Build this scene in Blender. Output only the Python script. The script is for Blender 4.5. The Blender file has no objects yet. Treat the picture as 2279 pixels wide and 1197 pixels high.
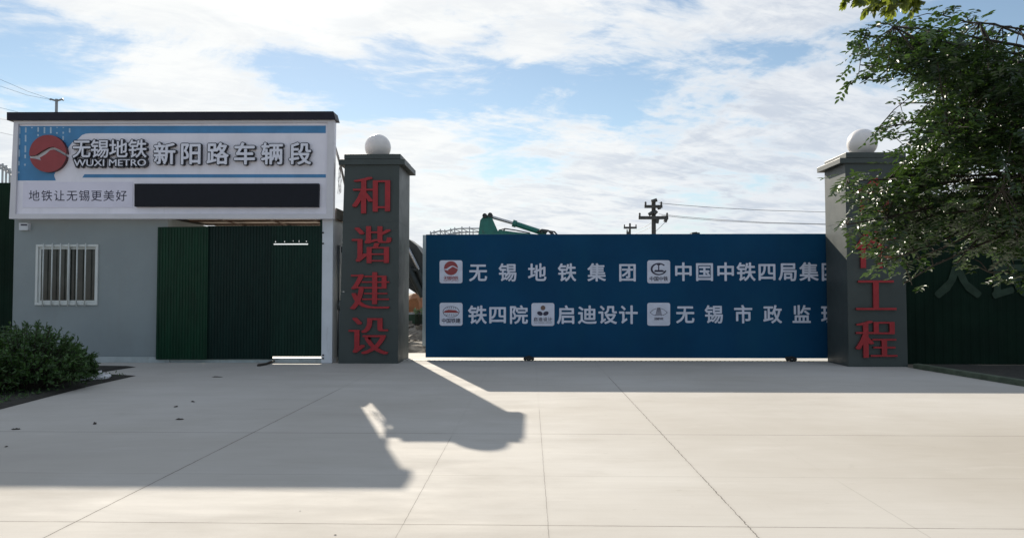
import bpy, math, random
from math import radians, sin, cos, pi, tan, atan, sqrt
from mathutils import Vector, Matrix, noise
S = bpy.context.scene
COL = S.collection
random.seed(7)
# ------------------------------------------------------------------ camera
W, H, F = 2279.0, 1197.0, 1650.0
CX, CY = W / 2, H / 2
YAW = atan(40.5 / F); PIT = atan(53.5 / F); EYE = 1.55
cd = bpy.data.cameras.new('camera'); cam = bpy.data.objects.new('camera', cd); COL.objects.link(cam)
cam.location = (0, 0, EYE); cam.rotation_euler = (pi / 2 + PIT, 0, YAW)
cd.sensor_width = 36; cd.lens = 36 * F / W; cd.clip_start = .05; cd.clip_end = 6000
S.camera = cam
FW = Vector((-sin(YAW) * cos(PIT), cos(YAW) * cos(PIT), sin(PIT)))
RT = Vector((cos(YAW), sin(YAW), 0)); UP = RT.cross(FW)
def ray(px, py): return FW * F + RT * (px - CX) - UP * (py - CY)
def at(px, py, Y):
    r = ray(px, py); p = r * (Y / r.y); return Vector((p.x, Y, p.z + EYE))
def grd(px, py, z=0.0):
    r = ray(px, py); p = r * ((z - EYE) / r.z); return Vector((p.x, p.y, z))
def mpp(Y): return Y / F                                  # metres per photo pixel at depth Y
# ------------------------------------------------------------------ light
SUN_AZ = atan(0.327); SUN_EL = radians(27.3)              # azimuth left of +Y
S.view_settings.view_transform = 'Standard'; S.view_settings.look = 'None'
S.view_settings.exposure = 1.15; S.view_settings.gamma = 1
sd = bpy.data.lights.new('sun', 'SUN'); sd.energy = 3.7; sd.angle = radians(.5); sd.color = (1, .915, .785)
so = bpy.data.objects.new('sun', sd); COL.objects.link(so)
to_sun = Vector((-sin(SUN_AZ) * cos(SUN_EL), cos(SUN_AZ) * cos(SUN_EL), sin(SUN_EL)))
so.rotation_euler = to_sun.to_track_quat('Z', 'Y').to_euler(); so.location = (-10, 30, 20)

class NT:
    """tiny node-graph helper"""
    def __init__(s, tree): s.t = tree; s.l = tree.links
    def n(s, typ, **kw):
        nd = s.t.nodes.new(typ)
        for k, v in kw.items(): setattr(nd, k, v)
        return nd
    def put(s, sock, v):
        if v is None: return
        if hasattr(v, 'is_linked') or isinstance(v, bpy.types.NodeSocket): s.l.new(v, sock)
        else: sock.default_value = v
    def m(s, op, a, b=None, c=None, clamp=False):
        nd = s.n('ShaderNodeMath', operation=op, use_clamp=clamp)
        for i, v in enumerate((a, b, c)):
            if v is not None: s.put(nd.inputs[i], v)
        return nd.outputs[0]
    def vm(s, op, a, b=None, scale=None):
        nd = s.n('ShaderNodeVectorMath', operation=op)
        s.put(nd.inputs[0], a)
        if b is not None: s.put(nd.inputs[1], b)
        if scale is not None: s.put(nd.inputs['Scale'], scale)
        return nd.outputs['Value'] if op in ('LENGTH', 'DOT_PRODUCT', 'DISTANCE') else nd.outputs[0]
    def noise(s, vec, scale, detail=4, rough=.55, dist=0.0, dim='3D'):
        nd = s.n('ShaderNodeTexNoise', noise_dimensions=dim)
        s.put(nd.inputs['Vector'], vec); nd.inputs['Scale'].default_value = scale
        nd.inputs['Detail'].default_value = detail; nd.inputs['Roughness'].default_value = rough
        nd.inputs['Distortion'].default_value = dist
        return nd.outputs[0]
    def ss(s, v, a, b, lo=0.0, hi=1.0):
        nd = s.n('ShaderNodeMapRange', interpolation_type='SMOOTHSTEP')
        s.put(nd.inputs[0], v)
        for i, q in enumerate((a, b, lo, hi)): nd.inputs[i + 1].default_value = q
        return nd.outputs[0]
    def mix(s, f, a, b, bt='MIX'):
        nd = s.n('ShaderNodeMix', data_type='RGBA', blend_type=bt, clamp_factor=True)
        s.put(nd.inputs[0], f)
        for i, v in ((6, a), (7, b)):
            if isinstance(v, (tuple, list)) and len(v) == 3: v = (*v, 1)
            s.put(nd.inputs[i], v)
        return nd.outputs[2]

wd = bpy.data.worlds.new('World'); S.world = wd; wd.use_nodes = True
wt = wd.node_tree; wt.nodes.clear(); g = NT(wt)
sky = g.n('ShaderNodeTexSky', sky_type='NISHITA', sun_disc=False)
sky.sun_elevation = SUN_EL; sky.sun_rotation = -SUN_AZ
sky.air_density = 1.0; sky.dust_density = .05; sky.ozone_density = 1.6
dirv = g.n('ShaderNodeTexCoord').outputs['Generated']
sep = g.n('ShaderNodeSeparateXYZ'); g.put(sep.inputs[0], dirv)
zz = g.m('MAXIMUM', sep.outputs[2], 0.0)
den = g.m('ADD', zz, .16)
cmb = g.n('ShaderNodeCombineXYZ')
g.put(cmb.inputs[0], g.m('DIVIDE', sep.outputs[0], den)); g.put(cmb.inputs[1], g.m('DIVIDE', sep.outputs[1], den))
pl = cmb.outputs[0]
def skyblob(px, py, rx, ry):
    """soft elliptical weight about a direction of the sky"""
    c = ray(px, py).normalized(); r = Vector((c.y, -c.x, 0)).normalized(); u = r.cross(c)
    a = g.m('DIVIDE', g.vm('DOT_PRODUCT', dirv, tuple(r)), rx / F)
    dv = g.vm('SUBTRACT', dirv, tuple(c))
    a = g.m('DIVIDE', g.vm('DOT_PRODUCT', dv, tuple(r)), rx / F)
    b = g.m('DIVIDE', g.vm('DOT_PRODUCT', dv, tuple(u)), ry / F)
    d = g.m('SQRT', g.m('ADD', g.m('MULTIPLY', a, a), g.m('MULTIPLY', b, b)))
    return g.ss(d, 0.15, 1.0, 1.0, 0.0)
n1 = g.noise(pl, 1.9, 10, .64, .45)
n2 = g.noise(g.vm('MULTIPLY', pl, (1.7, 2.6, 1)), 2.1, 8, .62, .9)
rot = g.n('ShaderNodeVectorRotate', rotation_type='Z_AXIS'); g.put(rot.inputs['Vector'], pl); rot.inputs['Angle'].default_value = -.5
n4 = g.noise(g.vm('MULTIPLY', rot.outputs[0], (2.2, 6.0, 1)), 2.4, 6, .62, .9)
dens = g.m('ADD', g.m('MULTIPLY', n1, .62), g.m('ADD', g.m('MULTIPLY', n2, .23), g.m('MULTIPLY', n4, .15)))
dens = g.m('MULTIPLY_ADD', g.m('SUBTRACT', dens, .5), 1.95, .5)
bias = None
for (px, py, rx, ry, w) in [(50, 160, 250, 120, -.15), (980, 185, 380, 120, -.17), (1380, 210, 340, 130, -.15), (820, 210, 230, 90, -.12), (1180, 265, 330, 70, -.10), (1000, 85, 90, 40, .12), (1180, 110, 110, 50, .10), (1500, 130, 160, 60, .08), (640, 135, 140, 60, -.13), (400, 75, 160, 50, -.10), (210, 85, 120, 40, -.09),
                            (2200, 40, 420, 130, -.22), (1720, 120, 120, 60, -.14), (1040, 85, 110, 35, -.12), (860, 110, 130, 50, -.10),
                            (560, 10, 560, 110, .13), (1560, 300, 520, 90, .07), (430, 220, 320, 100, .14), (900, 40, 260, 70, .10),
                            (1780, 220, 260, 90, .12), (1250, 30, 300, 70, .08), (1650, 50, 330, 70, .10), (1000, 300, 700, 90, .06)]:
    t = g.m('MULTIPLY', skyblob(px, py, rx, ry), w)
    bias = t if bias is None else g.m('ADD', bias, t)
dens = g.m('ADD', dens, bias)
dens = g.m('ADD', dens, g.m('ADD', g.ss(zz, .10, .25, .11, 0.0), g.ss(zz, .4, .6, 0, .05)))      # thicker towards the horizon, and overhead for added fill
front = g.m('MAXIMUM', g.ss(sep.outputs[1], -.2, .5, 0.0, 1.0), g.ss(zz, .45, .75, 0.0, .9))
fac = g.m('MULTIPLY', g.ss(dens, .31, .60), g.m('ADD', g.m('MULTIPLY', front, .75), .2))
thick = g.ss(dens, .44, .62)
n3 = g.m('ADD', g.m('MULTIPLY', g.noise(g.vm('ADD', g.vm('MULTIPLY', pl, (1.1, 1.6, 1)), (.3, .15, 4)), 2.0, 8, .66, .6), .7), g.m('MULTIPLY', n4, .3))
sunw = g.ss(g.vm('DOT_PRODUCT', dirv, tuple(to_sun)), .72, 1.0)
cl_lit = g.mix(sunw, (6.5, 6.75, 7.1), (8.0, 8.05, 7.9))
cl_lit = g.mix(g.ss(zz, .4, .7), cl_lit, (6.0, 6.6, 7.4))  # overhead clouds out of view, added as fill light for the shade
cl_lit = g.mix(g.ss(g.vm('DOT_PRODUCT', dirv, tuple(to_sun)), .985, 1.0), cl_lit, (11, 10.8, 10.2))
cl_shade = (4.95, 5.4, 6.1)
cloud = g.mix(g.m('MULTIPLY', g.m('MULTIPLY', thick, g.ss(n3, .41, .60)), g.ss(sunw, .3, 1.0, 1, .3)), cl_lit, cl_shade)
skyc = g.mix(g.ss(zz, .02, .20, .8, 0.0), g.mix(1.0, sky.outputs[0], (1.04, .97, .88), 'MULTIPLY'), (4.6, 5.3, 6.1))     # pale haze low down
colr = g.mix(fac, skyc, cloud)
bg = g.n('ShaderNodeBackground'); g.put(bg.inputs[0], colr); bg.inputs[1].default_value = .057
out = g.n('ShaderNodeOutputWorld'); g.l.new(bg.outputs[0], out.inputs[0])

# ------------------------------------------------------------------ materials
def material(name, col, rough=.6, var=.12, scale=3.0, metal=0.0, bump=0.0, bscale=40, spec=.5, streak=None, dirt=None, coat=0):
    m = bpy.data.materials.new(name); m.use_nodes = True; t = m.node_tree
    b = t.nodes['Principled BSDF']; q = NT(t)
    co = q.n('ShaderNodeTexCoord').outputs['Object']
    v = co if streak is None else q.vm('MULTIPLY', co, streak)
    nz = q.noise(v, scale, 6, .6)
    lo = tuple(c * (1 - var) for c in col); hi = tuple(min(1, c * (1 + var)) for c in col)
    c = q.mix(q.ss(nz, .3, .7), lo, hi)
    if dirt:
        dn = q.noise(q.vm('MULTIPLY', co, dirt.get('streak', (1, 1, 1))), dirt.get('scale', 6), 7, .65)
        c = q.mix(q.m('MULTIPLY', q.ss(dn, dirt.get('a', .55), dirt.get('b', .72)), dirt.get('amt', .5)), c, dirt['col'])
    q.put(b.inputs['Base Color'], c)
    b.inputs['Metallic'].default_value = metal
    rn = q.m('MULTIPLY_ADD', q.noise(co, scale * 2.3, 4), .25, rough - .125, clamp=True)
    q.put(b.inputs['Roughness'], rn)
    b.inputs['Specular IOR Level'].default_value = spec
    if coat: b.inputs['Coat Weight'].default_value = coat
    if bump:
        bp = q.n('ShaderNodeBump'); bp.inputs['Strength'].default_value = bump; bp.inputs['Distance'].default_value = .01
        q.put(bp.inputs['Height'], q.noise(co, bscale, 5)); q.put(b.inputs['Normal'], bp.outputs[0])
    return m
M = {}
M['wall'] = material('grey_wall_paint', (.245, .278, .285), .5, .05, 1.2, bump=.05, bscale=8, dirt=dict(col=(.22, .23, .22), scale=1.3, a=.5, b=.8, amt=.35, streak=(2.2, 1, .5)))
M['post'] = material('pale_painted_steel', (.62, .64, .68), .4, .05, 2, dirt=dict(col=(.3, .28, .25), scale=3, a=.58, b=.8, amt=.4, streak=(3, 3, .6)))
M['plinth'] = material('plinth_paint', (.42, .46, .46), .6, .1, 3, dirt=dict(col=(.2, .2, .18), scale=5, amt=.5))
M['frame'] = material('sign_frame_metal', (.62, .6, .63), .38, .04, 2)
M['panel'] = material('sign_panel_print', (.78, .75, .82), .35, .04, 1.5, dirt=dict(col=(.6, .58, .62), scale=2, a=.5, b=.75, amt=.4, streak=(2, 1, .4)))
M['lilac'] = material('sign_paper_print', (.7, .67, .78), .4, .04, 2)
M['blue'] = material('sign_blue_print', (.05, .21, .42), .4, .1, 3)
M['pale'] = material('sign_pale_dash', (.38, .5, .62), .4, .1, 5)
M['red_disc'] = material('emblem_red', (.27, .036, .04), .45, .08, 4)
M['red_dark'] = material('emblem_red_shell', (.09, .012, .015), .5, .1, 4)
M['white'] = material('letter_white', (.70, .70, .78), .45, .05, 6)
M['gatewhite'] = material('vinyl_white', (.60, .62, .72), .5, .08, 6)
M['dark'] = material('dark_letter_shell', (.012, .012, .02), .4, .1, 5)
M['ink'] = material('printed_dark_ink', (.02, .018, .05), .5, .1, 6)
M['coping'] = material('dark_coping', (.012, .010, .02), .5, .15, 3, spec=.3)
M['led'] = material('led_screen_black', (.005, .006, .012), .5, .1, 9, spec=.25)
M['pillar'] = material('grey_cladding', (.053, .064, .061), .5, .08, 1.6, metal=0.0, spec=.35, dirt=dict(col=(.035, .04, .036), scale=1.5, amt=.4, streak=(2, 2, .4)))
M['red'] = material('red_letter', (.33, .012, .018), .55, .1, 6)
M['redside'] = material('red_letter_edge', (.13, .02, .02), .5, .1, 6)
M['globe'] = material('milky_glass_globe', (.72, .68, .66), .3, .04, 2, spec=.5)
M['gate'] = material('navy_gate_sheet', (.003, .050, .120), .6, .12, .6, spec=.12, dirt=dict(col=(.005, .068, .12), scale=1.1, a=.4, b=.8, amt=.5, streak=(1, 1, .3)))
M['gateend'] = material('pale_gate_edge', (.55, .6, .6), .5, .08, 3)
M['rubber'] = material('black_rubber', (.015, .015, .015), .7, .2, 10)
M['track'] = material('rail_strip', (.5, .48, .42), .6, .2, 9)
M['gdark'] = material('dark_green_sheet', (.005, .026, .018), .45, .2, 2.2, spec=.2, streak=(4, 4, .5), dirt=dict(col=(.05, .1, .08), scale=3, a=.62, b=.8, amt=.5, streak=(14, 14, 1)))
M['gsheet'] = material('green_sheet', (.004, .034, .016), .42, .25, 2.2, spec=.22, streak=(4, 4, .5), dirt=dict(col=(.08, .15, .1), scale=3, a=.62, b=.8, amt=.5, streak=(14, 14, 1)))
M['gblack'] = material('black_green_sheet', (.004, .019, .015), .45, .2, 2.2, spec=.2, streak=(4, 4, .5))
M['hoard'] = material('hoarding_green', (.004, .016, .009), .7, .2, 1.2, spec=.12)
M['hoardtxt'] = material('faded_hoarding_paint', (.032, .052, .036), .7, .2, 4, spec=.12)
M['winframe'] = material('white_window_pvc', (.6, .62, .6), .4, .05, 3)
M['glass'] = material('dark_window_glass', (.03, .032, .026), .12, .3, 2.5, spec=.5)
M['rafter'] = material('brown_rafter', (.16, .1, .075), .7, .2, 5)
M['ceil'] = material('shed_ceiling_board', (.75, .64, .56), .7, .1, 3)
M['steel'] = material('grey_steel', (.25, .26, .27), .4, .15, 5, metal=.5)
M['teal'] = material('teal_machine_paint', (.008, .14, .11), .4, .15, 3, spec=.5, dirt=dict(col=(.05, .05, .04), scale=5, amt=.5))
M['tealdark'] = material('dark_machine_steel', (.016, .02, .019), .55, .3, 4, dirt=dict(col=(.04, .032, .025), scale=5, amt=.5))
M['chrome'] = material('hydraulic_rod', (.35, .35, .36), .25, .05, 4, metal=.9)
M['machglass'] = material('cab_glass', (.02, .03, .035), .1, .1, 3)
M['pole'] = material('weathered_pole', (.07, .07, .068), .8, .25, 5)
M['wire'] = material('cable_black', (.05, .05, .055), .6, .1, 5)
M['truss'] = material('pale_galvanised', (.42, .44, .46), .5, .1, 3)
M['bark'] = material('tree_bark', (.035, .028, .02), .9, .3, 14, bump=.5, bscale=30)
M['soil'] = material('planting_soil', (.022, .02, .015), .95, .4, 9, bump=.8, bscale=25)
M['kerb'] = material('mossy_kerb', (.07, .09, .06), .85, .25, 6, bump=.3)
M['bag'] = material('white_plastic_bag', (.6, .6, .62), .4, .1, 8)
M['deb'] = material('dry_leaf', (.03, .024, .018), .8, .3, 20)
M['orange'] = material('orange_tarpaulin', (.30, .125, .055), .8, .25, 3, bump=.4, bscale=12)
M['rub'] = material('rubble_stone', (.19, .165, .135), .95, .4, 5, bump=.6, bscale=20, dirt=dict(col=(.06, .05, .04), scale=3, amt=.7))
M['barrier'] = material('barrier_green', (.02, .06, .035), .6, .2, 3)
M['dgrey'] = material('weathered_concrete', (.14, .13, .12), .9, .25, 3, bump=.3)

def leaf_material(name, c1, c2, trans, rough=.38, tcol=None, spec=.5):
    m = bpy.data.materials.new(name); m.use_nodes = True; t = m.node_tree; q = NT(t)
    b = t.nodes['Principled BSDF']; o = t.nodes['Material Output']
    geo = q.n('ShaderNodeNewGeometry')
    c = q.mix(geo.outputs['Random Per Island'], c1, c2)
    q.put(b.inputs['Base Color'], c); b.inputs['Roughness'].default_value = rough
    b.inputs['Specular IOR Level'].default_value = spec
    tr = q.n('ShaderNodeBsdfTranslucent'); q.put(tr.inputs[0], q.mix(.5, c, tcol or (.15, .3, .03)))
    mx = q.n('ShaderNodeMixShader'); mx.inputs[0].default_value = trans
    q.l.new(b.outputs[0], mx.inputs[1]); q.l.new(tr.outputs[0], mx.inputs[2]); q.l.new(mx.outputs[0], o.inputs[0])
    return m
M['leaf'] = leaf_material('locust_leaf', (.006, .017, .007), (.032, .068, .018), .16, .42, spec=.6)
M['leaf2'] = leaf_material('broad_leaf', (.04, .07, .012), (.09, .12, .016), .45, .4, (.3, .35, .03))
M['leaf3'] = leaf_material('shrub_leaf', (.017, .048, .012), (.062, .13, .032), .2, .45)
M['leaf4'] = leaf_material('weed_leaf', (.14, .2, .11), (.24, .3, .17), .2, .5)

def concrete_material():
    m = bpy.data.materials.new('brushed_concrete'); m.use_nodes = True; t = m.node_tree; q = NT(t)
    b = t.nodes['Principled BSDF']
    co = q.n('ShaderNodeTexCoord').outputs['Object']
    s = q.n('ShaderNodeSeparateXYZ'); q.put(s.inputs[0], co); X, Y = s.outputs[0], s.outputs[1]
    big = q.noise(co, .22, 5, .6); mid = q.noise(q.vm('MULTIPLY', co, (.6, 1.8, 1)), 1.1, 7, .65, .4)
    fine = q.noise(co, 60, 3, .7); brush = q.noise(q.vm('MULTIPLY', co, (1.2, 26, 1)), 1.0, 4, .6)
    c = q.mix(q.ss(big, .3, .7), (.39, .365, .33), (.47, .45, .42))
    c = q.mix(q.m('MULTIPLY', q.ss(mid, .5, .78), .35), c, (.36, .33, .29))
    c = q.mix(q.m('MULTIPLY', q.ss(mid, .25, .42, 1, 0), .3), c, (.55, .53, .50))
    c = q.mix(q.m('MULTIPLY', q.ss(brush, .45, .75), .16), c, (.33, .31, .28))
    c = q.mix(q.m('MULTIPLY', q.ss(fine, .55, .75), .18), c, (.30, .28, .25))
    blot = q.noise(co, .9, 8, .72, 1.2)
    c = q.mix(q.m('MULTIPLY', q.ss(blot, .62, .72), .22), c, (.27, .25, .22))
    st = q.noise(q.vm('MULTIPLY', co, (.35, 1.0, 1)), .55, 6, .7, .8)
    c = q.mix(q.m('MULTIPLY', q.ss(st, .52, .68), .20), c, (.31, .29, .265))
    sp = q.noise(co, 9, 2, .5)
    c = q.mix(q.m('MULTIPLY', q.ss(sp, .70, .76), .12), c, (.22, .20, .18))
    wob = q.m('MULTIPLY', q.m('SUBTRACT', q.noise(co, 7, 5, .7), .5), .016)
    wob2 = q.m('MULTIPLY', q.m('SUBTRACT', q.noise(co, 9, 6, .8), .5), .05)
    def line(coord, c0, w, amt, wb, col=(.06, .055, .05), end=None):
        nonlocal c
        d = q.m('ABSOLUTE', q.m('ADD', q.m('SUBTRACT', coord, c0), wb))
        br = q.ss(q.noise(co, 2.2, 3), .3, .55, .55, 1.0)
        k = q.m('MULTIPLY', q.m('MULTIPLY', q.ss(d, w * .5, w * 1.3, 1, 0), br), amt)
        if end is not None: k = q.m('MULTIPLY', k, q.ss(Y, end - .4, end, 1, 0))
        c = q.mix(k, c, col)
        k2 = q.m('MULTIPLY', q.ss(d, w, w * 9, 1, 0), amt * .12)
        c = q.mix(k2, c, (.25, .22, .19))
    for px, py, w, a, ye in ((95, 1197, .0055, .85, 862), (880, 1197, .0035, .55, 965), (1222, 1197, .0035, .5, 905), (2062, 1190, .003, .3, 1058)):
        line(X, grd(px, py).x, w, a, wob, end=grd(1180, ye).y)
    line(X, grd(1690, 1197).x, .0045, .9, wob2, end=grd(1180, 835).y)
    for px, py, w, a in ((1180, 965, .006, .75), (1180, 1058, .004, .3), (1180, 1168, .005, .8)):
        line(Y, grd(px, py).y, w, a, wob)
    q.put(b.inputs['Base Color'], c)
    q.put(b.inputs['Roughness'], q.ss(mid, .3, .7, .75, .95)); b.inputs['Specular IOR Level'].default_value = .12
    bp = q.n('ShaderNodeBump'); bp.inputs['Strength'].default_value = .12; bp.inputs['Distance'].default_value = .006
    q.put(bp.inputs['Height'], q.m('ADD', fine, brush)); q.put(b.inputs['Normal'], bp.outputs[0])
    return m
M['conc'] = concrete_material()
M['dirt'] = material('site_dirt', (.2, .17, .13), .95, .3, .4, bump=.5, bscale=3, dirt=dict(col=(.1, .085, .06), scale=.8, amt=.6))

# ------------------------------------------------------------------ mesh builder
class MB:
    def __init__(s): s.v = []; s.f = []; s.mi = []
    def add(s, vs, fs, mi=0):
        o = len(s.v); s.v += [tuple(p) for p in vs]
        for f in fs: s.f.append([o + i for i in f]); s.mi.append(mi)
    def box(s, x0, x1, y0, y1, z0, z1, mi=0):
        v = [(x, y, z) for z in (z0, z1) for y in (y0, y1) for x in (x0, x1)]
        s.add(v, [(0, 2, 3, 1), (4, 5, 7, 6), (0, 1, 5, 4), (2, 6, 7, 3), (0, 4, 6, 2), (1, 3, 7, 5)], mi)
    def prism(s, xz, y0, y1, mi=0, side=None):
        """polygon in the X-Z plane (listed clockwise as seen from -Y or not) between two depths"""
        n = len(xz)
        ar = sum(xz[i][0] * xz[(i + 1) % n][1] - xz[(i + 1) % n][0] * xz[i][1] for i in range(n))
        if ar < 0: xz = xz[::-1]
        v = [(x, y0, z) for x, z in xz] + [(x, y1, z) for x, z in xz]
        s.add(v, [list(range(n)), list(range(2 * n - 1, n - 1, -1))], mi)
        s.add(v, [(i, i + n, (i + 1) % n + n, (i + 1) % n) for i in range(n)], mi if side is None else side)
    def pp(s, px, Y, depth, mi=0, side=None):
        """prism whose front outline is given in photo pixels on the plane at depth Y"""
        q = [at(a, b, Y) for a, b in px]
        s.prism([(p.x, p.z) for p in q], Y, Y + depth, mi, side)
    def rect(s, x0, y0, x1, y1, Y, depth, mi=0): s.pp([(x0, y0), (x1, y0), (x1, y1), (x0, y1)], Y, depth, mi)
    def tube(s, pts, r, n=8, mi=0, r1=None, cap=True):
        pts = [Vector(p) for p in pts]; m = len(pts)
        if m < 2: return
        r1 = r if r1 is None else r1; rings = []
        d0 = (pts[1] - pts[0]).normalized()
        u = d0.orthogonal().normalized()
        for i, p in enumerate(pts):
            d = (pts[min(i + 1, m - 1)] - pts[max(i - 1, 0)]).normalized()
            u = (u - d * u.dot(d)).normalized(); w = d.cross(u)
            rr = r + (r1 - r) * i / (m - 1)
            rings.append([p + (u * cos(2 * pi * k / n) + w * sin(2 * pi * k / n)) * rr for k in range(n)])
        v = [q for rg in rings for q in rg]; f = []
        for i in range(m - 1):
            for k in range(n): f.append((i * n + k, i * n + (k + 1) % n, (i + 1) * n + (k + 1) % n, (i + 1) * n + k))
        if cap: f += [list(range(n))[::-1], [(m - 1) * n + k for k in range(n)]]
        s.add(v, f, mi)
    def lathe(s, prof, c, n=24, mi=0):
        v = []; f = []; m = len(prof)
        for r, z in prof:
            for k in range(n): v.append((c[0] + r * cos(2 * pi * k / n), c[1] + r * sin(2 * pi * k / n), c[2] + z))
        for i in range(m - 1):
            for k in range(n): f.append((i * n + k, i * n + (k + 1) % n, (i + 1) * n + (k + 1) % n, (i + 1) * n + k))
        f += [list(range(n))[::-1], [(m - 1) * n + k for k in range(n)]]
        s.add(v, f, mi)
    def build(s, name, mats, parent=None, smooth=False, bevel=0.0, loc=None):
        me = bpy.data.meshes.new(name); me.from_pydata(s.v, [], s.f)
        mats = mats if isinstance(mats, (list, tuple)) else [mats]
        for m in mats: me.materials.append(M[m])
        me.polygons.foreach_set('material_index', s.mi)
        if smooth: me.polygons.foreach_set('use_smooth', [True] * len(me.polygons))
        me.update()
        o = bpy.data.objects.new(name, me); COL.objects.link(o)
        if loc is not None:
            me.transform(Matrix.Translation(-Vector(loc))); o.location = loc
        if parent is not None:
            o.parent = parent; o.matrix_parent_inverse = Matrix.Translation(-parent.location)
        if bevel:
            b = o.modifiers.new('bevel', 'BEVEL'); b.width = bevel; b.segments = 2; b.limit_method = 'ANGLE'; b.angle_limit = radians(40)
        return o
def tag(o, label=None, cat=None, group=None, kind=None):
    if label: o['label'] = label
    if cat: o['category'] = cat
    if group: o['group'] = group
    if kind: o['kind'] = kind
    return o
def thing(name, loc, label, cat, group=None):
    o = bpy.data.objects.new(name, None); o.location = loc; o.empty_display_size = .2; COL.objects.link(o)
    return tag(o, label, cat, group)

# ------------------------------------------------------------------ writing
_G = {}
def glyph(ch, off=0.0, k=1.0):
    """outline of one character: (front triangles, sides) as a 2-D mesh one em high"""
    key = (ch, off, k)
    if key in _G: return _G[key]
    cu = bpy.data.curves.new('glyph', 'FONT'); cu.body = ch; cu.size = 1; cu.resolution_u = 3
    ob = bpy.data.objects.new('glyph', cu); COL.objects.link(ob)
    bpy.context.view_layer.update()
    dg = bpy.context.evaluated_depsgraph_get()
    c2 = ob.evaluated_get(dg).to_curve(dg).copy() if False else ob.to_curve(dg).copy()
    ob.to_curve_clear()
    c2.transform(Matrix.Diagonal((k, 1, 1, 1)))
    c2.dimensions = '2D'; c2.fill_mode = 'BOTH'; c2.offset = off * k; c2.extrude = .5
    o2 = bpy.data.objects.new('glyph2', c2); COL.objects.link(o2)
    bpy.context.view_layer.update(); dg = bpy.context.evaluated_depsgraph_get()
    me = bpy.data.meshes.new_from_object(o2.evaluated_get(dg))
    vs = [(v.co.x / k, v.co.y, v.co.z) for v in me.vertices]
    fs = [(list(p.vertices), abs(p.normal.z) > .5) for p in me.polygons]
    for o in (ob, o2): bpy.data.objects.remove(o)
    bpy.data.meshes.remove(me); bpy.data.curves.remove(cu); bpy.data.curves.remove(c2)
    _G[key] = (vs, fs); return _G[key]
def offsets(rx, ry):
    if rx <= 0 and ry <= 0: return [(0, 0)]
    if ry < .004: return [(0, 0)] + [(rx * t, 0) for t in (-1, -.5, .5, 1)]
    return [(0, 0)] + [(rx * cos(a), ry * sin(a)) for a in (i * pi / 4 for i in range(8))]
def put_mesh(mb, vs, fs, fx, fz, y0, y1, mi, side, bold):
    """one character; its strokes are thickened by copies stacked a fifth of a millimetre apart"""
    for n_, (dx, dy) in enumerate(offsets(*bold)):
        o = len(mb.v); e = n_ * .0002
        for x, y, z in vs: mb.v.append((fx(x + dx), (y0 + e) if z > 0 else y1, fz(y + dy)))
        for f, fr in fs:
            if side is None and not fr: continue
            if fr and vs[f[0]][2] < 0: continue
            mb.f.append([o + i for i in f]); mb.mi.append(mi if fr or side is None else side)
def put_glyph(mb, ch, cx, cz, size, y0, y1, mi=0, side=None, off=0.0, bold=(0, 0)):
    vs, fs = glyph(ch, off)
    put_mesh(mb, vs, fs, lambda x: cx + (x - .5) * size, lambda y: cz + (y - .38) * size, y0, y1, mi, side, bold)
def chars(mb, items, size, Y, depth, **kw):
    """items: (character, px, py); size in photo pixels"""
    for ch, px, py in items:
        p = at(px, py, Y); put_glyph(mb, ch, p.x, p.z, size * mpp(Y), Y, Y + depth, **kw)
def fit_text(mb, s, x0, y0, x1, y1, Y, depth, mi=0, side=None, bold=(0, 0)):
    vs, fs = glyph(s)
    ax = min(v[0] for v in vs); bx = max(v[0] for v in vs); ay = min(v[1] for v in vs); by = max(v[1] for v in vs)
    a = at(x0, y1, Y); b = at(x1, y0, Y)
    put_mesh(mb, vs, fs, lambda x: a.x + (x - ax) / (bx - ax) * (b.x - a.x), lambda y: a.z + (y - ay) / (by - ay) * (b.z - a.z), Y, Y + depth, mi, side, bold)

# ================================================================== SETTING
b = MB(); n = 60
b.add([(-3000, -400, -.03), (3000, -400, -.03), (3000, 5000, -.03), (-3000, 5000, -.03)], [(0, 1, 2, 3)])
tag(b.build('ground', 'dirt'), kind='structure')
b = MB()
kA = grd(2030, 819); kB = grd(2279, 860); kd = (kB - kA)
kC = kA + kd * 6
apron = [(-45, -14), (kC.x, -14), (kC.x, kC.y), (kA.x, kA.y), (kA.x, 19.2), (-45, 19.2)]
b.add([(x, y, 0) for x, y in apron] + [(x, y, -.12) for x, y in apron], [[0, 1, 2, 3, 4, 5]] + [(i, i + 6, (i + 1) % 6 + 6, (i + 1) % 6) for i in range(6)])
tag(b.build('concrete_pavement', 'conc'), kind='structure')

def bed(name, pts_px, mat, h=.03, label=None):
    pts = [grd(x, y) for x, y in pts_px]; k = len(pts)
    b = MB(); c = sum((Vector((p.x, p.y, 0)) for p in pts), Vector()) / k
    top = [Vector((p.x, p.y, .004)) for p in pts]; inn = [c + (Vector((p.x, p.y, 0)) - c) * .9 + Vector((0, 0, h)) for p in pts]
    b.add(top + inn, [(i, (i + 1) % k, (i + 1) % k + k, i + k) for i in range(k)] + [list(range(k, 2 * k))])
    o = b.build(name, mat); tag(o, kind='structure'); return o
bed('soil_bed', [(-260, 975), (0, 911), (205, 858), (303, 836), (222, 831), (120, 826), (-260, 826)], 'soil')
bed('soil_bed', [(-200, 821), (140, 823), (222, 829), (303, 816.5), (200, 815.5), (-200, 815.5)], 'soil')

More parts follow.
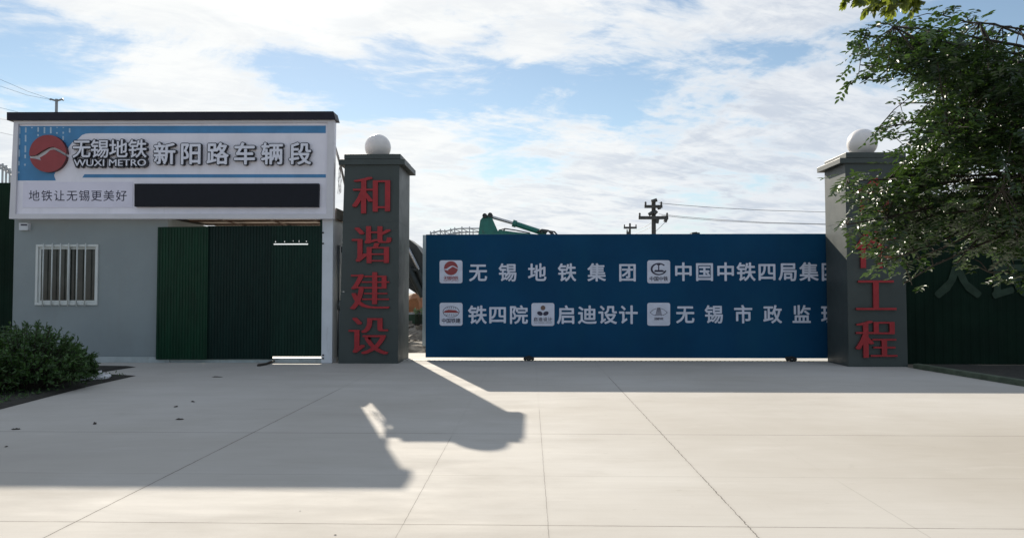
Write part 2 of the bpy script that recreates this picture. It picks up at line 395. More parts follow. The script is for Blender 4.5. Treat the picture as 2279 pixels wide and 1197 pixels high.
# ================================================================== GATEHOUSE
YW, YP, YS = 16.45, 16.37, 16.15
c0 = at(370, 806, YW); c0.z = 0
house = thing('gatehouse', (c0.x, YW, 0), 'grey single storey gatehouse with barred window and open shed bay beside it', 'building')
wl = at(30, 600, YW).x; wr = at(372, 600, YW).x; zt = at(370, 486, YW).z; xr = at(741, 650, YP).x
wx0, wx1 = at(80, 610, YW).x, at(219, 610, YW).x; wz0, wz1 = at(150, 679, YW).z, at(150, 544, YW).z
b = MB()
b.box(wl, wx0, YW, YW + .1, .12, zt); b.box(wx1, wr, YW, YW + .1, .12, zt)
b.box(wx0, wx1, YW, YW + .1, .12, wz0); b.box(wx0, wx1, YW, YW + .1, wz1, zt)
b.box(wl, wl + .1, YW + .1, YW + 2.6, .12, zt); b.box(wr - .1, wr, YW + .1, YW + 2.6, .12, zt)
b.box(wl + .1, wr - .1, YW + 2.5, YW + 2.6, .12, zt)
b.build('wall', 'wall', house)
b = MB(); pz = at(250, 798, YW).z
b.box(wl - .02, wr + .1, YW - .06, YW + .1, 0, .125); b.box(wl - .02, wr + .1, YW - .03, YW - .002, .125, pz)
b.build('plinth', 'plinth', house, bevel=.006)
# shed: back posts, corner post, side sheet, roof, rafters
b = MB(); cx0, cx1 = at(716, 650, YP).x, at(740, 650, YP).x
b.box(cx0, cx1, YP, YP + .24, 0, zt); 
b.build('corner_post', 'post', house, bevel=.008)
b = MB()
b.box(cx1 - .05, cx1 - .012, YP + .24, YP + .95, .1, zt - .02)
b.box(cx1 - .06, cx1 + .012, YP + .24, YP + .95, 0, .1)
b.build('side_panel', 'post', house)
b = MB(); b.box(cx0 - .05, cx0 - .002, YW - .072, YW + .02, .16, zt); b.build('light_stop', 'gdark', house)  # unseen strip added to stop sun leaking between sheet and post
b = MB(); b.box(cx1 - .14, cx1 - .02, YW + 2.5, YW + 2.62, 0, zt); b.build('back_post', 'post', house)
b = MB(); b.box(wl - .1, cx1 + .03, YW + .02, YW + 2.85, zt + .1, zt + .2); b.box(cx1 + .032, cx1 + .06, YW - .02, YW + 2.85, zt - .02, zt + .22)
b.build('roof', 'dgrey', house)
b = MB(); b.box(wr + .005, cx1 - .01, YW + .06, YW + 2.7, zt + .06, zt + .095); b.build('ceiling', 'ceil', house)
for yy in (YW + 1.0, YW + 1.9):
    b = MB(); b.box(wr + .01, cx1 - .06, yy, yy + .05, zt + .015, zt + .058); b.build('rafter', 'rafter', house)
for px in (470, 580, 680):
    b = MB(); x = at(px, 500, YW).x; b.box(x, x + .05, YW + .1, YW + 2.6, zt - .005, zt + .013); b.build('purlin', 'rafter', house)
b = MB(); b.rect(346, 796.5, 716, 806.5, YW - .02, .14); b.build('door_sill', 'plinth', house)
# window
win = MB(); fw = .055
def ring(mb, x0, x1, z0, z1, w, y0, y1):
    mb.box(x0, x1, y0, y1, z0, z0 + w); mb.box(x0, x1, y0, y1, z1 - w, z1); mb.box(x0, x0 + w, y0, y1, z0 + w, z1 - w); mb.box(x1 - w, x1, y0, y1, z0 + w, z1 - w)
ring(win, wx0 + .002, wx1 - .002, wz0 + .002, wz1 - .002, fw, YW - .03, YW + .09)
w_o = win.build('window', 'winframe', house, bevel=.004)
xm = at(151, 610, YW).x
b = MB(); ring(b, wx0 + fw + .003, xm + .03, wz0 + fw + .003, wz1 - fw - .003, .05, YW + .005, YW + .035); b.build('sash', 'winframe', w_o, bevel=.003)
b = MB(); ring(b, xm - .03, wx1 - fw - .003, wz0 + fw + .003, wz1 - fw - .003, .05, YW + .04, YW + .07); b.build('sash', 'winframe', w_o, bevel=.003)
b = MB(); b.box(wx0 + fw + .05, xm - .02, YW + .018, YW + .024, wz0 + fw + .05, wz1 - fw - .05); b.box(xm + .02, wx1 - fw - .05, YW + .053, YW + .058, wz0 + fw + .05, wz1 - fw - .05)
b.build('pane', 'glass', w_o)
for px in (100, 119.5, 138, 156, 175, 193.5):
    b = MB(); x = at(px, 610, YW).x; b.tube([(x, YW - .07, wz0 - .02), (x, YW - .07, wz1 + .02)], .014, 8)
    b.tube([(x, YW - .07, wz0 + .02), (x, YW - .028, wz0 + .02)], .008, 6); b.tube([(x, YW - .07, wz1 - .02), (x, YW - .028, wz1 - .02)], .008, 6)
    b.build('bar', 'winframe', w_o, smooth=True)
b = MB(); b.rect(42, 496, 62, 512, YW - .09, .088); b.rect(46, 499, 60, 502, YW - .10, .01, 1); b.build('junction_box', ['post', 'ink'], house, bevel=.005)
for py in (518, 542, 790, 797):
    b = MB(); p = at(719, py, YP - .012); b.box(p.x - .016, p.x + .016, YP - .02, YP - .001, p.z - .016, p.z + .016); b.build('bolt', 'rubber', house)
# floor strip behind the sheets
# ------------------------------------------------------------------ corrugated sheets
def sheet(px0, px1, ptop0, ptop1, pb0, pb1, Y, mat, label, holes=()):
    a = at(px0, 650, Y).x; c = at(px1, 650, Y).x
    zt0, zt1 = at(px0, ptop0, Y).z, at(px1, ptop1, Y).z; zb0, zb1 = at(px0, pb0, Y).z, at(px1, pb1, Y).z
    prof = [(0, 0), (.022, 0), (.030, .014), (.050, .014), (.058, 0)]; per = .066
    xs = []; x = a
    while x < c:
        for dx, dy in prof:
            if x + dx < c: xs.append((x + dx, dy))
        x += per
    xs.append((c, 0))
    hs = []
    for (h0, h1, t, bt) in holes:
        p, q = at(h0, t, Y), at(h1, bt, Y); hs.append((p.x, q.x, q.z, p.z))
    for h in hs:
        xs += [(h[0], None), (h[1], None)]
    xs.sort(key=lambda t: t[0])
    for i, (xx, dy) in enumerate(xs):
        if dy is None: xs[i] = (xx, xs[i - 1][1])
    b = MB(); th = .0012
    for (xa, ya), (xb, yb) in zip(xs[:-1], xs[1:]):
        if xb - xa < 1e-5: continue
        t = (xa - a) / (c - a); u = (xb - a) / (c - a)
        bot = (zb0 + (zb1 - zb0) * t, zb0 + (zb1 - zb0) * u); top = (zt0 + (zt1 - zt0) * t, zt0 + (zt1 - zt0) * u)
        cuts = sorted([(h[2], h[3]) for h in hs if h[0] - 1e-6 <= xa and xb <= h[1] + 1e-6])
        lo = bot
        segs = []
        for h in cuts: segs.append((lo, (h[0], h[0]))); lo = (h[1], h[1])
        segs.append((lo, top))
        for l, h in segs:
            b.add([(xa, Y - ya, l[0]), (xb, Y - yb, l[1]), (xb, Y - yb, h[1]), (xa, Y - ya, h[0])], [(0, 1, 2, 3)])
    o = b.build('corrugated_sheet', mat, loc=((a + c) / 2, Y, zb0))
    sl = o.modifiers.new('thickness', 'SOLIDIFY'); sl.thickness = .002; sl.offset = 1
    return tag(o, label, 'metal sheet', 'corrugated sheets closing the shed bay')
sheet(349, 462, 505.5, 504, 799.5, 800, YW - .10, 'gsheet', 'brighter green corrugated sheet overlapping the grey wall edge')
sheet(460, 608, 503, 502, 799.5, 799, YW - .05, 'gblack', 'darkest corrugated sheet between the bright green sheet and the slotted one')
sheet(603, 716, 502, 502, 792.6, 792.6, YW - .075, 'gdark', 'green corrugated sheet with a bright horizontal slot beside the white post',
      holes=[(606, 686, 542.2, 544.6), (612.5, 614.5, 537, 539.5), (633, 634.5, 536.5, 539.5), (652, 653.5, 535.5, 537), (665.2, 666.4, 535, 539.5), (681.5, 683, 536.5, 538)])
b = MB(); p = [grd(575, 815), grd(592, 812), grd(604, 806)]
b.tube([q + Vector((0, 0, .02)) for q in p], .035, 7, r1=.02); b.tube([p[1] + Vector((0, .05, .03)), p[2] + Vector((.1, .1, .05))], .02, 6)
tag(b.build('cloth_scrap', 'deb', smooth=True, loc=(p[1].x, p[1].y, 0)), 'crumpled dark rag lying at the foot of the slotted green sheet', 'rag')

# ------------------------------------------------------------------ signboard
Ys = YS
sgn = thing('signboard', at(380, 487, Ys), 'wide pale signboard with blue stripes and raised white lettering above the gatehouse', 'sign')
FR = [(31, 262), (744.5, 260), (741, 487), (20, 487)]
b = MB(); b.pp(FR, Ys + .05, .16); b.build('panel', 'panel', sgn)
b = MB()
i0 = [(40.5, 276), (729, 273), (726, 476), (33.5, 476)]
for a, c, d, e in ((0, 1, 1, 0), (1, 2, 2, 1), (2, 3, 3, 2), (3, 0, 0, 3)):
    b.pp([FR[a], FR[c], i0[d], i0[e]], Ys, .05)
b.build('frame', 'frame', sgn)
b = MB(); b.pp([(15, 250), (742, 248), (747, 266), (15, 268)], Ys - .06, .36); b.build('coping', 'coping', sgn, bevel=.012)
# prints
yp = Ys + .046
b = MB()
def arc(cx, cy, r, a0, a1, n=16): return [(cx + r * cos(radians(a0 + (a1 - a0) * i / n)), cy - r * sin(radians(a0 + (a1 - a0) * i / n))) for i in range(n + 1)]
left = [(40.5, 281), (725, 280), (725, 296.5), (200, 297), (190, 298), (182, 301), (176, 307), (170, 313), (161, 317), (153, 327), (148, 341), (143, 358), (134, 374), (123, 384), (120, 390), (124, 402), (36, 402)]
b.pp(left, yp, .004)
b.pp([(188, 388), (725, 388), (725, 395.5), (183, 395.5)], yp, .004)
dash = {43.7: [(70, 160), (215, 300), (360, 450), (505, 560), (635, 660)], 57.4: [(80, 145), (175, 260), (310, 395), (425, 470), (540, 565)], 71: [(70, 90)], 85: [(75, 135), (165, 190)],
        99: [(75, 155)], 113: [(75, 155)], 127: [(70, 85), (140, 160)], 141: [(70, 85), (135, 160), (190, 240)], 155: [(90, 145)]}
for x, l in dash.items():
    for y0, y1 in l:
        ya, yb = 270 + max(y0, 76) * .1754, 270 + y1 * .1754; xs = x - (ya - 281) * .022
        b.rect(xs - 1.7, ya, xs + 1.7, yb, yp - .003, .0025, 1)
b.build('printed_pattern', ['blue', 'pale'], sgn)
b = MB(); b.pp([(52, 405), (296, 405), (295, 462), (50, 462)], yp - .004, .008); b.build('slogan_panel', 'lilac', sgn, bevel=.002)
b = MB(); chars(b, [(c, x, 435.5) for c, x in zip('地铁让无锡更美好', (76, 104, 132, 160, 187.6, 214.6, 242, 270))], 26.5, yp - .0065, .002, bold=(.004, .004))
b.build('slogan_lettering', 'ink', sgn)
b = MB(); b.pp([(299, 409), (710, 408.5), (709, 461), (299, 460)], Ys - .03, .078); led = b.build('led_screen', 'led', sgn, bevel=.015)
b = MB(); b.pp([(303, 413), (706, 412.5), (705, 457), (303, 456)], Ys - .033, .0028); b.build('screen_face', 'led', led)
# raised emblem and letters
def emblem(mb, cx, cy, r, Y, depth, mi=0, side=None, sc=None):
    top = [(-1, -.13), (-.66, -.09), (-.45, .05), (-.2, .2), (.05, .33), (.28, .36), (.6, .22), (1.0, -.02)]
    low = [(-1, -.24), (-.6, -.30), (-.36, -.36), (-.44, -.22), (-.3, -.14), (-.1, -.02), (.12, .18), (.3, .22), (.6, .06), (.98, -.16)]
    def cl(p):
        l = sqrt(p[0] ** 2 + p[1] ** 2); return p if l <= 1 else (p[0] / l, p[1] / l)
    top = [cl(p) for p in top]; low = [cl(p) for p in low]
    a1 = math.degrees(math.atan2(top[-1][1], top[-1][0])); a2 = math.degrees(math.atan2(top[0][1], top[0][0])) % 360
    up = top + [(cos(radians(a1 + (a2 - a1) * i / 24)), sin(radians(a1 + (a2 - a1) * i / 24))) for i in range(1, 24)]
    b1 = math.degrees(math.atan2(low[0][1], low[0][0])) % 360; b2 = math.degrees(math.atan2(low[-1][1], low[-1][0])) % 360
    lo = low[::-1] + [(cos(radians(b1 + (b2 - b1) * i / 24)), sin(radians(b1 + (b2 - b1) * i / 24))) for i in range(1, 24)]
    for P in (up, lo): mb.pp([(cx + x * r, cy - y * r) for x, y in P], Y, depth, mi, side)
b = MB(); emblem(b, 106.5, 342, 41.5, Ys - .045, .09, 0, 1); em_ = b.build('emblem', ['red_disc', 'red_dark'], sgn)
b = MB(); b.pp([(67, 344), (90, 340), (115, 322), (146, 337), (146, 350), (118, 336), (96, 360), (68, 354)], Ys + .02, .025); b.build('emblem_wave', 'frame', em_)
T1 = [(c, x, 331) for c, x in zip('无锡地铁', (181.5, 222, 263.5, 306))]
T2 = [(c, x, 342) for c, x in zip('新阳路车辆段', (366, 424.5, 484, 544, 605.5, 668))]
b = MB()
chars(b, T1, 44, Ys - .035, .08, bold=(.058, .058), side=0); chars(b, T2, 52, Ys - .035, .08, bold=(.056, .056), side=0)
fit_text(b, 'WUXI METRO', 162.5, 353, 327, 371.5, Ys - .035, .08, bold=(.07, .09), side=0)
shell = b.build('letter_shell', 'dark', sgn)
b = MB()
chars(b, T1, 44, Ys - .041, .005, bold=(.014, .014)); chars(b, T2, 52, Ys - .041, .005, bold=(.022, .022))
fit_text(b, 'WUXI METRO', 164, 354.5, 325, 370, Ys - .041, .005, bold=(.012, .0))
b.build('lettering', 'white', sgn)
# stay and loose cable at the end of the signboard
b = MB(); b.tube([at(744, 322, Ys + .3), at(756, 362, 16.9), at(768, 412, 17.6)], .028, 8)
o = b.build('stay_rod', 'steel', smooth=True, loc=at(768, 412, 17.6)); tag(o, 'thin grey stay rod from the signboard end down behind the left pillar', 'rod')
b = MB()
for k in range(5):
    pts = [at(756 + random.uniform(-1.5, 2), 372, 16.8)]
    x = 756
    for i in range(7): x += random.uniform(-2.6, 2.8); pts.append(at(x, 376 + i * 9 + random.uniform(-3, 3), 16.8 + random.uniform(-.03, .03)))
    b.tube(pts, .0045, 5)
tag(b.build('loose_wires', 'wire', loc=at(756, 372, 16.8)), 'tangle of loose thin wires hanging beside the top of the left pillar', 'wires')
b = MB(); xp = at(757, 600, 16.9).x; xq = xp
b.tube([(xq, 16.9, 0), (xq, 16.9, at(757, 672, 16.9).z)], .045, 10); b.tube([(xq, 16.9, at(757, 690, 16.9).z), (xq, 16.9, at(757, 668, 16.9).z)], .058, 10)
b.tube([(xq - .03, 16.9, at(757, 672, 16.9).z), (xq - .03, 16.9, at(757, 546, 16.9).z)], .018, 8)
tag(b.build('drain_pipe', 'steel', smooth=True, loc=(xp, 16.9, 0)), 'slim grey standpipe in the gap between the white post and left pillar', 'pipe')
b = MB(); b.rect(759, 549, 767, 562, 16.55, .12); tag(b.build('meter_box', 'coping', bevel=.01, loc=at(763, 560, 16.55)), 'small black box fixed to the edge of the left pillar', 'box')

# ================================================================== PILLARS
def pillar(px0, px1, pb, ptop, Y, dep, caps, text, tx, tys, tsize, label):
    """caps: photo y of the upper tier top, tier step, lower tier bottom"""
    pc = at((px0[1] + px1[1]) / 2, pb, Y); x0, x1 = at(px0[1], 790, Y).x, at(px1[1], 790, Y).x
    X0, X1 = at(px0[0], ptop, Y).x, at(px1[0], ptop, Y).x
    root = thing('gate_pillar', (pc.x, Y + dep / 2, 0), label, 'pillar', 'pillars flanking the site gate')
    zt, zs, zb = (at((px0[0] + px1[0]) / 2, c, Y).z for c in caps)
    t = .0
    zm = [0, zb * .36, zb * .71, zb]
    b = MB()
    for i in range(3):
        za, zc = zm[i] + (.0 if i == 0 else .002), zm[i + 1] - (.002 if i < 2 else 0)
        def X(s, z): a, c = (x0, X0) if s == 0 else (x1, X1); return a + (c - a) * z / zb
        v = [(X(sx, z), yy, z) for z in (za, zc) for yy in (Y, Y + dep) for sx in (0, 1)]
        b.add(v, [(0, 2, 3, 1), (4, 5, 7, 6), (0, 1, 5, 4), (2, 6, 7, 3), (0, 4, 6, 2), (1, 3, 7, 5)])
    b.box(X0 + .012, X1 - .012, Y + .006, Y + dep - .006, .01, zb - .01)
    b.build('shaft', 'pillar', root)
    ov = .125
    b = MB(); b.box(X0 - ov, X1 + ov, Y - .05, Y + dep + ov, zb, zs)
    cp = b.build('cap', 'pillar', root, bevel=.008)
    b = MB(); b.box(X0, X1 + .03, Y - .056, Y + dep, zs + .001, zt); b.build('cap_tier', 'pillar', cp, bevel=.008)
    b = MB()
    chars(b, [(c, x, y) for c, x, y in zip(text, tx, tys)], tsize, Y - .05, .048, off=-.012, bold=(.037, 0), side=1)
    b.build('lettering', ['red', 'redside'], root)
    return root, zt, (X0 + X1) / 2
LY, LD = 16.32, 1.4
pL, zL, xL = pillar((767, 753), (889, 886), 807, 380, LY, LD, (344, 355, 367.5), '和谐建设', (829, 827, 823, 820), (434, 544, 647, 746), 93,
      'grey clad pillar with bright red characters, standing beside the gatehouse')
RY, RD = 15.85, 1.1
pR, zR, xR = pillar((1881, 1889), (2011, 2020), 816, 380, RY, RD, (340, 352, 364), '合作工程', (1946, 1948, 1950, 1951), (437, 555, 655, 754), 92,
      'dark grey pillar half covered by tree leaves, its red characters dim in shade')
def globe(x, y, z, px, r, label):
    o = thing('globe_lamp', (x, y, z), label, 'lamp', 'globe lamps on the pillars')
    b = MB(); b.lathe([(.13, 0), (.13, .03), (.1, .05)], (x, y, z), 24); b.build('base', 'pillar', o)
    prof = []
    for i in range(25):
        a = -1.08 + (pi / 2 + 1.08) * i / 24
        prof.append((max(r * cos(a), .002), r * sin(a)))
    z0 = -prof[0][1] + .035
    b = MB(); b.lathe([(rr, zz + z0) for rr, zz in prof], (x, y, z), 40); b.build('lamp_shade', 'globe', o, smooth=True)
globe(at(841, 330, LY + .7).x, LY + .7, zL, 841, .30, 'round white globe lamp on the red lettered pillar beside the gatehouse')
globe(at(1919, 320, RY + .55).x, RY + .55, zR, 1919, .315, 'round white globe lamp with leaves hanging across it')

# ================================================================== SLIDING GATE
GY = 17.05
gx0 = at(947.5, 650, GY).x; gx1 = gx0 + 11.2
gt = thing('sliding_gate', at(1390, 803, GY), 'long navy blue sliding gate with white company names between the pillars', 'gate')
gz0, gz1 = at(1390, 796, GY).z, at(1390, 521, GY).z
b = MB(); b.box(gx0, gx1, GY, GY + .05, gz0, gz1); b.build('panel', 'gate', gt, bevel=.004)
b = MB(); b.box(gx0 + .01, gx0 + .07, GY + .052, GY + .13, gz0, gz1 - .02); b.box(gx0 + .071, gx1, GY + .052, GY + .13, gz0 + .01, gz0 + .08); b.box(gx0 + .071, gx1, GY + .052, GY + .13, gz1 - .1, gz1 - .03)
for k in range(1, 6): b.box(gx0 + k * 1.9, gx0 + k * 1.9 + .06, GY + .053, GY + .12, gz0 + .081, gz1 - .101)
b.build('frame', 'gateend', gt)
b = MB(); a = at(941, 523, GY + .45); b.box(a.x, a.x + .5, GY + .44, GY + .452, .3, a.z); 
o = b.build('pale_board', 'gateend', loc=(a.x, GY + .44, .3)); tag(o, 'pale upright board just behind the free end of the blue gate', 'board')
yl = GY - .0035
def gline(s, xs, y, size): 
    b = MB(); chars(b, [(c, x, y) for c, x in zip(s, xs)], size, yl, .003, bold=(.021, .021)); b.build('lettering', 'gatewhite', gt)
gline('无锡地铁集团', (1064, 1130, 1195.5, 1262, 1328, 1396.5), 606, 42)
gline('中国中铁四局集团', (1521, 1568, 1615, 1660.5, 1707, 1754, 1800.5, 1848), 604.5, 43)
gline('铁四院', (1062.5, 1107.5, 1154), 700, 43)
gline('启迪设计', (1260.5, 1307, 1352.5, 1398.5), 700, 43)
gline('无锡市政监理', (1525, 1589, 1654, 1719.5, 1784, 1848), 699, 42)
def badge(px, py, kind):
    s = 25.5; r = 5; b = MB()
    pts = arc(px + s - r, py - s + r, r, 90, 0, 5) + arc(px + s - r, py + s - r, r, 0, -90, 5) + arc(px - s + r, py + s - r, r, -90, -180, 5) + arc(px - s + r, py - s + r, r, 180, 90, 5)
    b.pp(pts, yl, .003); bo = b.build('badge', 'gatewhite', gt)
    ye = yl - .003; e = MB(); tx = MB()
    if kind == 1:
        emblem(e, px, py - 8, 15.5, ye, .0025); cols = ['red_disc']
        chars(tx, [(c, px - 12 + 8 * i, py + 14) for i, c in enumerate('无锡地铁')], 9.4, ye, .0025, bold=(.018, .018))
        fit_text(tx, 'WUXI METRO', px - 16.5, py + 19, px + 16.5, py + 21.4, ye, .0025); tc = 'red_disc'
    elif kind == 2:
        out = arc(px, py - 6, 18, 40, 345, 26); inn = arc(px + .5, py - 6, 14.2, 345, 40, 26)
        sq = lambda P: [(px + (x - px), py - 6 + (y - py + 6) * .76) for x, y in P]
        O, I = sq(out), sq(inn[::-1])
        for i in range(26): e.pp([O[i], O[i + 1], I[i + 1], I[i]], ye, .0025)
        e.rect(px - 3.5, py - 17, px + 3.5, py - 14.6, ye, .0025); e.rect(px - 1.3, py - 14.5, px + 1.3, py - 4, ye, .0025)
        e.pp([(px - 10, py - 1), (px - 8, py - 4), (px + 8, py - 4), (px + 13, py - 1), (px + 12, py + .4), (px - 10, py + .4)], ye, .0025)
        cols = ['ink']; tc = 'ink'
        chars(tx, [(c, px - 15.5 + 10.3 * i, py + 15.4) for i, c in enumerate('中国中铁')], 10.6, ye, .0025, bold=(.018, .018))
    elif kind == 3:
        for rr, w in ((18.5, 1.2),):
            for i in range(28):
                a0, a1 = 2 * pi * i / 28, 2 * pi * (i + 1) / 28
                f = lambda a, r_: (px + r_ * cos(a), py - 5.5 + .68 * r_ * sin(a))
                e.pp([f(a0, rr), f(a1, rr), f(a1, rr - w), f(a0, rr - w)], ye, .0025, 0)
        e.pp([(px - 17, py - 3.4), (px - 14, py - 7.6), (px - 6, py - 10), (px + 10, py - 9), (px + 17, py - 4), (px + 17, py - 3)], ye - .001, .0035, 1)
        for k in range(-3, 4):
            e.pp([(px + k * 4.2, py - 17 + abs(k) * .9), (px + k * 4.2 + 1, py - 17 + abs(k) * .9), (px + k * 4.2 + 2.4, py - 11.5), (px + k * 4.2 + 1.4, py - 11.5)], ye, .0025, 0)
            e.pp([(px + k * 4.2, py - .6), (px + k * 4.2 + 1, py - .6), (px + k * 3.6 + 1.4, py + 4), (px + k * 3.6 + .4, py + 4)], ye, .0025, 0)
        cols = ['ink', 'red_disc']; tc = 'ink'
        chars(tx, [(c, px - 16 + 10.5 * i, py + 14.3) for i, c in enumerate('中国铁建')], 11, ye, .0025, bold=(.02, .02))
    elif kind == 4:
        e.pp(arc(px + .2, py - 14.6, 5.3, 0, 350, 20), ye, .0025, 1)
        for sx in (-1, 1):
            P = arc(0, 0, 5.6, 0, 350, 20); a = radians(-22 * sx)
            e.pp([(px + sx * 6.6 + x * 1.15 * cos(a) - y * .8 * sin(a), py - 2.2 + x * 1.15 * sin(a) + y * .8 * cos(a)) for x, y in P], ye, .0025, 0)
        e.pp([(px - .6, py - 9), (px + .8, py - 9), (px + 2.6, py - 5.6), (px - 2.6, py - 5.6)], ye - .001, .0035, 2)
        cols = ['ink', 'rafter', 'gatewhite']; tc = 'ink'
        chars(tx, [(c, px - 16 + 10.6 * i, py + 10.6) for i, c in enumerate('启迪设计')], 9.6, ye, .0025, bold=(.018, .018))
        fit_text(tx, 'TUS-DESIGN GROUP', px - 20, py + 17, px + 20, py + 19.6, ye, .0025)
    else:
        for sx in (-1, 1):
            P = [(5, -13), (12, -10.5), (20, -3.5), (13, 1.5), (7, 3)]; Q = [(5.4, -12), (12, -9.6), (18.6, -3.5), (12.6, .6), (7.2, 2)]
            for i in range(4): e.pp([(px + sx * P[i][0], py + P[i][1]), (px + sx * P[i + 1][0], py + P[i + 1][1]), (px + sx * Q[i + 1][0], py + Q[i + 1][1]), (px + sx * Q[i][0], py + Q[i][1])], ye, .0025)
        for k in range(-3, 4):
            e.pp([(px + k * 1.05 - .35, py - 14.5), (px + k * 1.05 + .35, py - 14.5), (px + k * 2.2 + .5, py + 3.5), (px + k * 2.2 - .5, py + 3.5)], ye, .0025)
        cols = ['ink']; tc = 'ink'
        chars(tx, [(c, px - 7.5 + 5 * i, py + 10) for i, c in enumerate('无锡市政')], 6.4, ye, .0025, bold=(.018, .018))
    e.build('emblem', cols, bo); tx.build('lettering', tc, bo)
badge(1003.7, 604.7, 1); badge(1466, 604.7, 2); badge(1004, 699, 3); badge(1208.3, 699.5, 4); badge(1466, 699, 5)
for px in (1177, 1760):
    p = at(px, 800, GY); x = p.x
    b = MB(); b.tube([(x, GY - .075, .062), (x, GY - .025, .062)], .062, 20); wh = b.build('wheel', 'rubber', gt)
    b = MB(); b.tube([(x, GY - .082, .062), (x, GY - .076, .062)], .02, 14); b.build('hub', 'steel', wh)
    b = MB(); b.pp([(px - 10, 798.5), (px + 10, 798.5), (px + 9, 794), (px - 9, 794)], GY - .09, .088); b.tube([(x - .085, GY - .05, .05), (x - .085, GY - .02, .05)], .04, 12); b.tube([(x + .085, GY - .05, .05), (x + .085, GY - .02, .05)], .04, 12)
    b.build('wheel_bracket', 'rubber', gt)
b = MB(); tz = at(924, 797, GY).x
b.box(tz - .35, gx1 - .4, GY - .015, GY + .085, 0.001, .012)
for k in range(90): b.box(tz - .3 + k * .105, tz - .265 + k * .105, GY - .035, GY - .016, .0012, .012, 1)
tag(b.build('gate_track', ['track', 'deb'], loc=(tz, GY, 0)), 'pale flat rail set in the concrete under the blue sliding gate', 'gate track')

# ================================================================== HOARDINGS
def hoarding(P, Q, z1, label, per=.2):
    P = Vector(P); Q = Vector(Q); d = (Q - P); L = d.length; d.normalize(); nrm = Vector((d.y, -d.x, 0))
    root = thing('hoarding', (P.x, P.y, 0), label, 'site fence', 'green hoardings round the site')
    b = MB(); k = int(L / per)
    pr = []
    for i in range(k): pr += [(i * per, 0), (i * per + per * .45, 0), (i * per + per * .55, .008), (i * per + per * .9, .008)]
    v0 = [P + d * s + nrm * t for s, t in pr]
    v = [(p.x, p.y, -.04) for p in v0] + [(p.x, p.y, z1) for p in v0]; m = len(v0)
    b.add(v, [(i, i + 1, i + 1 + m, i + m) for i in range(m - 1)])
    o = b.build('panel', 'hoard', root); s = o.modifiers.new('thickness', 'SOLIDIFY'); s.thickness = .003
    for i in range(int(L / 3) + 1):
        p = P + d * min(i * 3, L - .05) - nrm * .07
        b = MB(); b.box(p.x - .03, p.x + .03, p.y - .03, p.y + .03, 0, z1 - .05); b.build('post', 'steel', root)
    b = MB(); e = [P - nrm * .03, Q - nrm * .03]; b.tube([(e[0].x, e[0].y, z1 - .3), (e[1].x, e[1].y, z1 - .3)], .025, 6); b.build('rail', 'steel', root)
    return root
HY = 16.75
zl = at(10, 407, 17.2).z
hoarding((-22, 17.2, 0), (wl - .06, 17.2, 0), zl, 'dark green hoarding running off left of the gatehouse')
xh = at(2012, 700, HY).x
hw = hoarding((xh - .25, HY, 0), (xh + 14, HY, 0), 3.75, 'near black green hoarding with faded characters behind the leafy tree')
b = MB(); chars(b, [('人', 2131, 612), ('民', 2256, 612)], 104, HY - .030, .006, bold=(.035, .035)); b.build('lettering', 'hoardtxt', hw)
# kerb and bed in front of the right hoarding
kn = Vector((-kd.y, kd.x, 0)).normalized()
b = MB(); A, B = kA, kC
def kerbq(A, B, w, h): 
    v = [A, B, B + kn * w, A + kn * w]; v = [(p.x, p.y, z) for z in (-.05, h) for p in v]
    b.add(v, [(0, 3, 2, 1), (4, 5, 6, 7), (0, 1, 5, 4), (1, 2, 6, 5), (2, 3, 7, 6), (3, 0, 4, 7)])
kerbq(A + kd.normalized() * .02, B, .14, .10)
tag(b.build('kerb', 'kerb', bevel=.02), kind='structure')
b = MB(); nn = 24
A2, B2 = kA + kn * .141, kC + kn * .141
vv = []
for i in range(nn + 1):
    for j in range(9):
        p = A2 + (B2 - A2) * (i / nn) + Vector((0.3 + j, 0, 0)) * (j / 8 * 1.2)
        p = A2.lerp(B2, i / nn) + kn * (j * .5); vv.append((p.x, p.y, .06 + .05 * noise.noise(Vector((p.x, p.y, 0))) * (1 if j else 0)))
b.add(vv, [(i * 9 + j, i * 9 + j + 1, (i + 1) * 9 + j + 1, (i + 1) * 9 + j) for i in range(nn) for j in range(8)])
tag(b.build('planting_soil', 'soil', smooth=True), kind='structure')

# ================================================================== BEHIND THE GATE
EY = 26.0
ex = thing('excavator', (at(1420, 700, EY).x, EY + .6, 0), 'teal excavator behind the blue gate with its boom rising and bucket hanging', 'excavator')
def mach(name, polys, y0, y1, mat, parent=ex, side=None, bevel=.02):
    b = MB()
    for P in polys: b.prism([(at(x, y, EY).x, at(x, y, EY).z) for x, y in P], y0, y1)
    return b.build(name, mat, parent, bevel=bevel)
stick = mach('stick', [[(1068.7, 490), (1077, 480), (1090, 478), (1096, 487), (1111, 521), (1106, 545), (980, 672), (962, 664), (1062, 540)]], EY, EY + .34, 'teal')
b = MB()
for px, py in ((1079, 480.5), (1091, 479)): p = at(px, py, EY); b.tube([(p.x, EY - .08, p.z), (p.x, EY + .42, p.z)], .085, 14)
b.build('pin', 'tealdark', stick, smooth=False)
boom = mach('boom', [[(1096, 520), (1112, 512), (1150, 517), (1215, 524), (1290, 560), (1345, 640), (1320, 655), (1265, 590), (1190, 552), (1100, 538)]], EY - .05, EY - .002, 'teal')
mach('boom_plate', [[(1098, 522), (1112, 514), (1150, 519), (1215, 526), (1288, 562), (1342, 640), (1322, 653), (1266, 588), (1190, 550), (1102, 536)]], EY + .342, EY + .39, 'teal', boom)
b = MB(); b.tube([at(1094, 483, EY + .17), at(1146, 498, EY + .17)], .055, 12); rod = b.build('cylinder_rod', 'chrome', boom, smooth=False)
